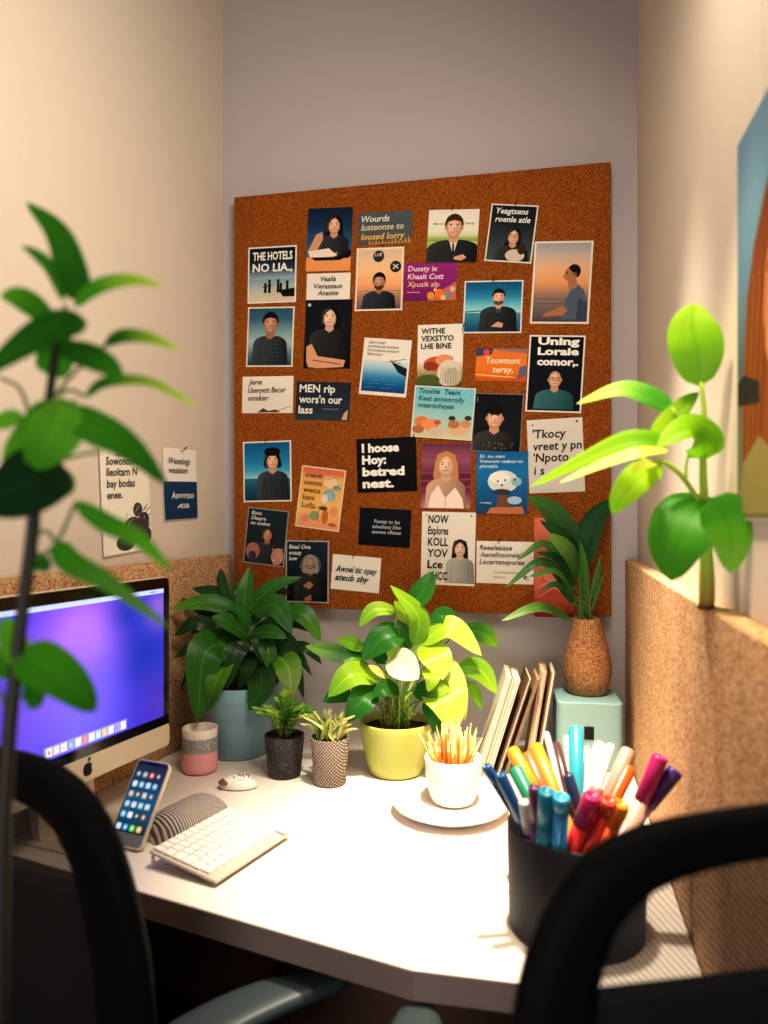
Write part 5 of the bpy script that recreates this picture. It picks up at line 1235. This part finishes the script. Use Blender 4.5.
hf([(62, 408), (96, 428, -.02), (130, 448, -.03), (168, 486, -.03)], 34, F2, F1, shape=(.65, .7))
hf([(24, 418), (12, 418), (0, 422), (-14, 424)], 18, F3, F3)
hf([(62, 463), (36, 478, -.02), (6, 494, -.02), (-30, 505, -.02)], 62, S(18, 50, 20), S(18, 50, 20), shape=(.7, .6))
hf([(50, 468), (60, 476), (66, 486), (62, 498)], 20, F3, F3)
hf([(74, 501), (104, 522, -.01), (140, 540, -.02), (172, 572, -.02)], 20, F2, F3, shape=(.75, .7))
hf([(57, 541), (70, 562, -.01), (110, 584, -.02), (172, 630, -.03)], 24, F2, S(90, 130, 60), shape=(.6, .7))
hf([(28, 556), (36, 560), (44, 566), (48, 572)], 18, F1)
hf([(20, 652), (46, 666, -.01), (74, 688, -.02), (96, 712, -.02)], 46, F2, F1, shape=(.6, .55))
hf([(34, 676), (34, 690), (32, 702), (28, 708)], 22, F1)
hf([(4, 616), (12, 640), (26, 660), (40, 672)], 26, F3, S(120, 150, 60))
hf([(-10, 650), (2, 660), (16, 672), (20, 690)], 30, F2)
fol.build('foliage', M['leaf_fore'], fpn)
# ================================================================ light
def aim(o, to): o.rotation_euler = (Vector(to)-o.location).to_track_quat('-Z', 'Y').to_euler()
def spot(name, loc, to, power, col, angle, blend, rad):
    l = bpy.data.lights.new(name, 'SPOT'); l.energy = power; l.color = col; l.spot_size = math.radians(angle); l.spot_blend = blend; l.shadow_soft_size = rad
    o = bpy.data.objects.new(name, l); COL.objects.link(o); o.location = loc; aim(o, to); return o
def area(name, loc, to, power, col, sx, sy):
    l = bpy.data.lights.new(name, 'AREA'); l.energy = power; l.color = col; l.shape = 'RECTANGLE'; l.size = sx; l.size_y = sy
    o = bpy.data.objects.new(name, l); COL.objects.link(o); o.location = loc; aim(o, to); return o
def point(name, loc, power, col, rad):
    l = bpy.data.lights.new(name, 'POINT'); l.energy = power; l.color = col; l.shadow_soft_size = rad
    o = bpy.data.objects.new(name, l); COL.objects.link(o); o.location = loc; return o
spot('desk_spotlight', (-.02, 1.20, 2.45), (-.07, 1.36,   .74), 350, (1, .87, .68), 46, 1.0, .05)
spot('right_spotlight', (.03, .84, 2.0), (.21, 1.02, .92), 26, (1, .80, .52), 58, .9, .04)
area('left_wall_light', (.0, .80, 2.35), (-1.0, 1.15, 1.25), 15, (1, .87, .69), .5, .5)
area('front_fill', (-.15, -.5, 1.05), (-.25, 2.0, 1.7), 10.5, (1, .94, .92), .4, .4)  # added low fill, brightens the board from behind the camera
w = bpy.data.worlds.new('room_air'); SC.world = w; w.use_nodes = True
w.node_tree.nodes['Background'].inputs['Color'].default_value = (1.0, .93, .90, 1); w.node_tree.nodes['Background'].inputs['Strength'].default_value = .10
# ================================================================ camera
cd = bpy.data.cameras.new('camera'); cam = bpy.data.objects.new('camera', cd); COL.objects.link(cam)
cam.location = CAM; cam.rotation_euler = (PI/2, 0, YAW)
cd.sensor_fit = 'VERTICAL'; cd.sensor_height = 36; cd.lens = 36*FPX/1024; cd.clip_start = .02
cd.dof.use_dof = True; cd.dof.focus_distance = 1.85; cd.dof.aperture_fstop = 2.8
SC.camera = cam
SC.view_settings.view_transform = 'Standard'; SC.view_settings.look = 'None'
SC.view_settings.exposure = .12; SC.view_settings.gamma = .88
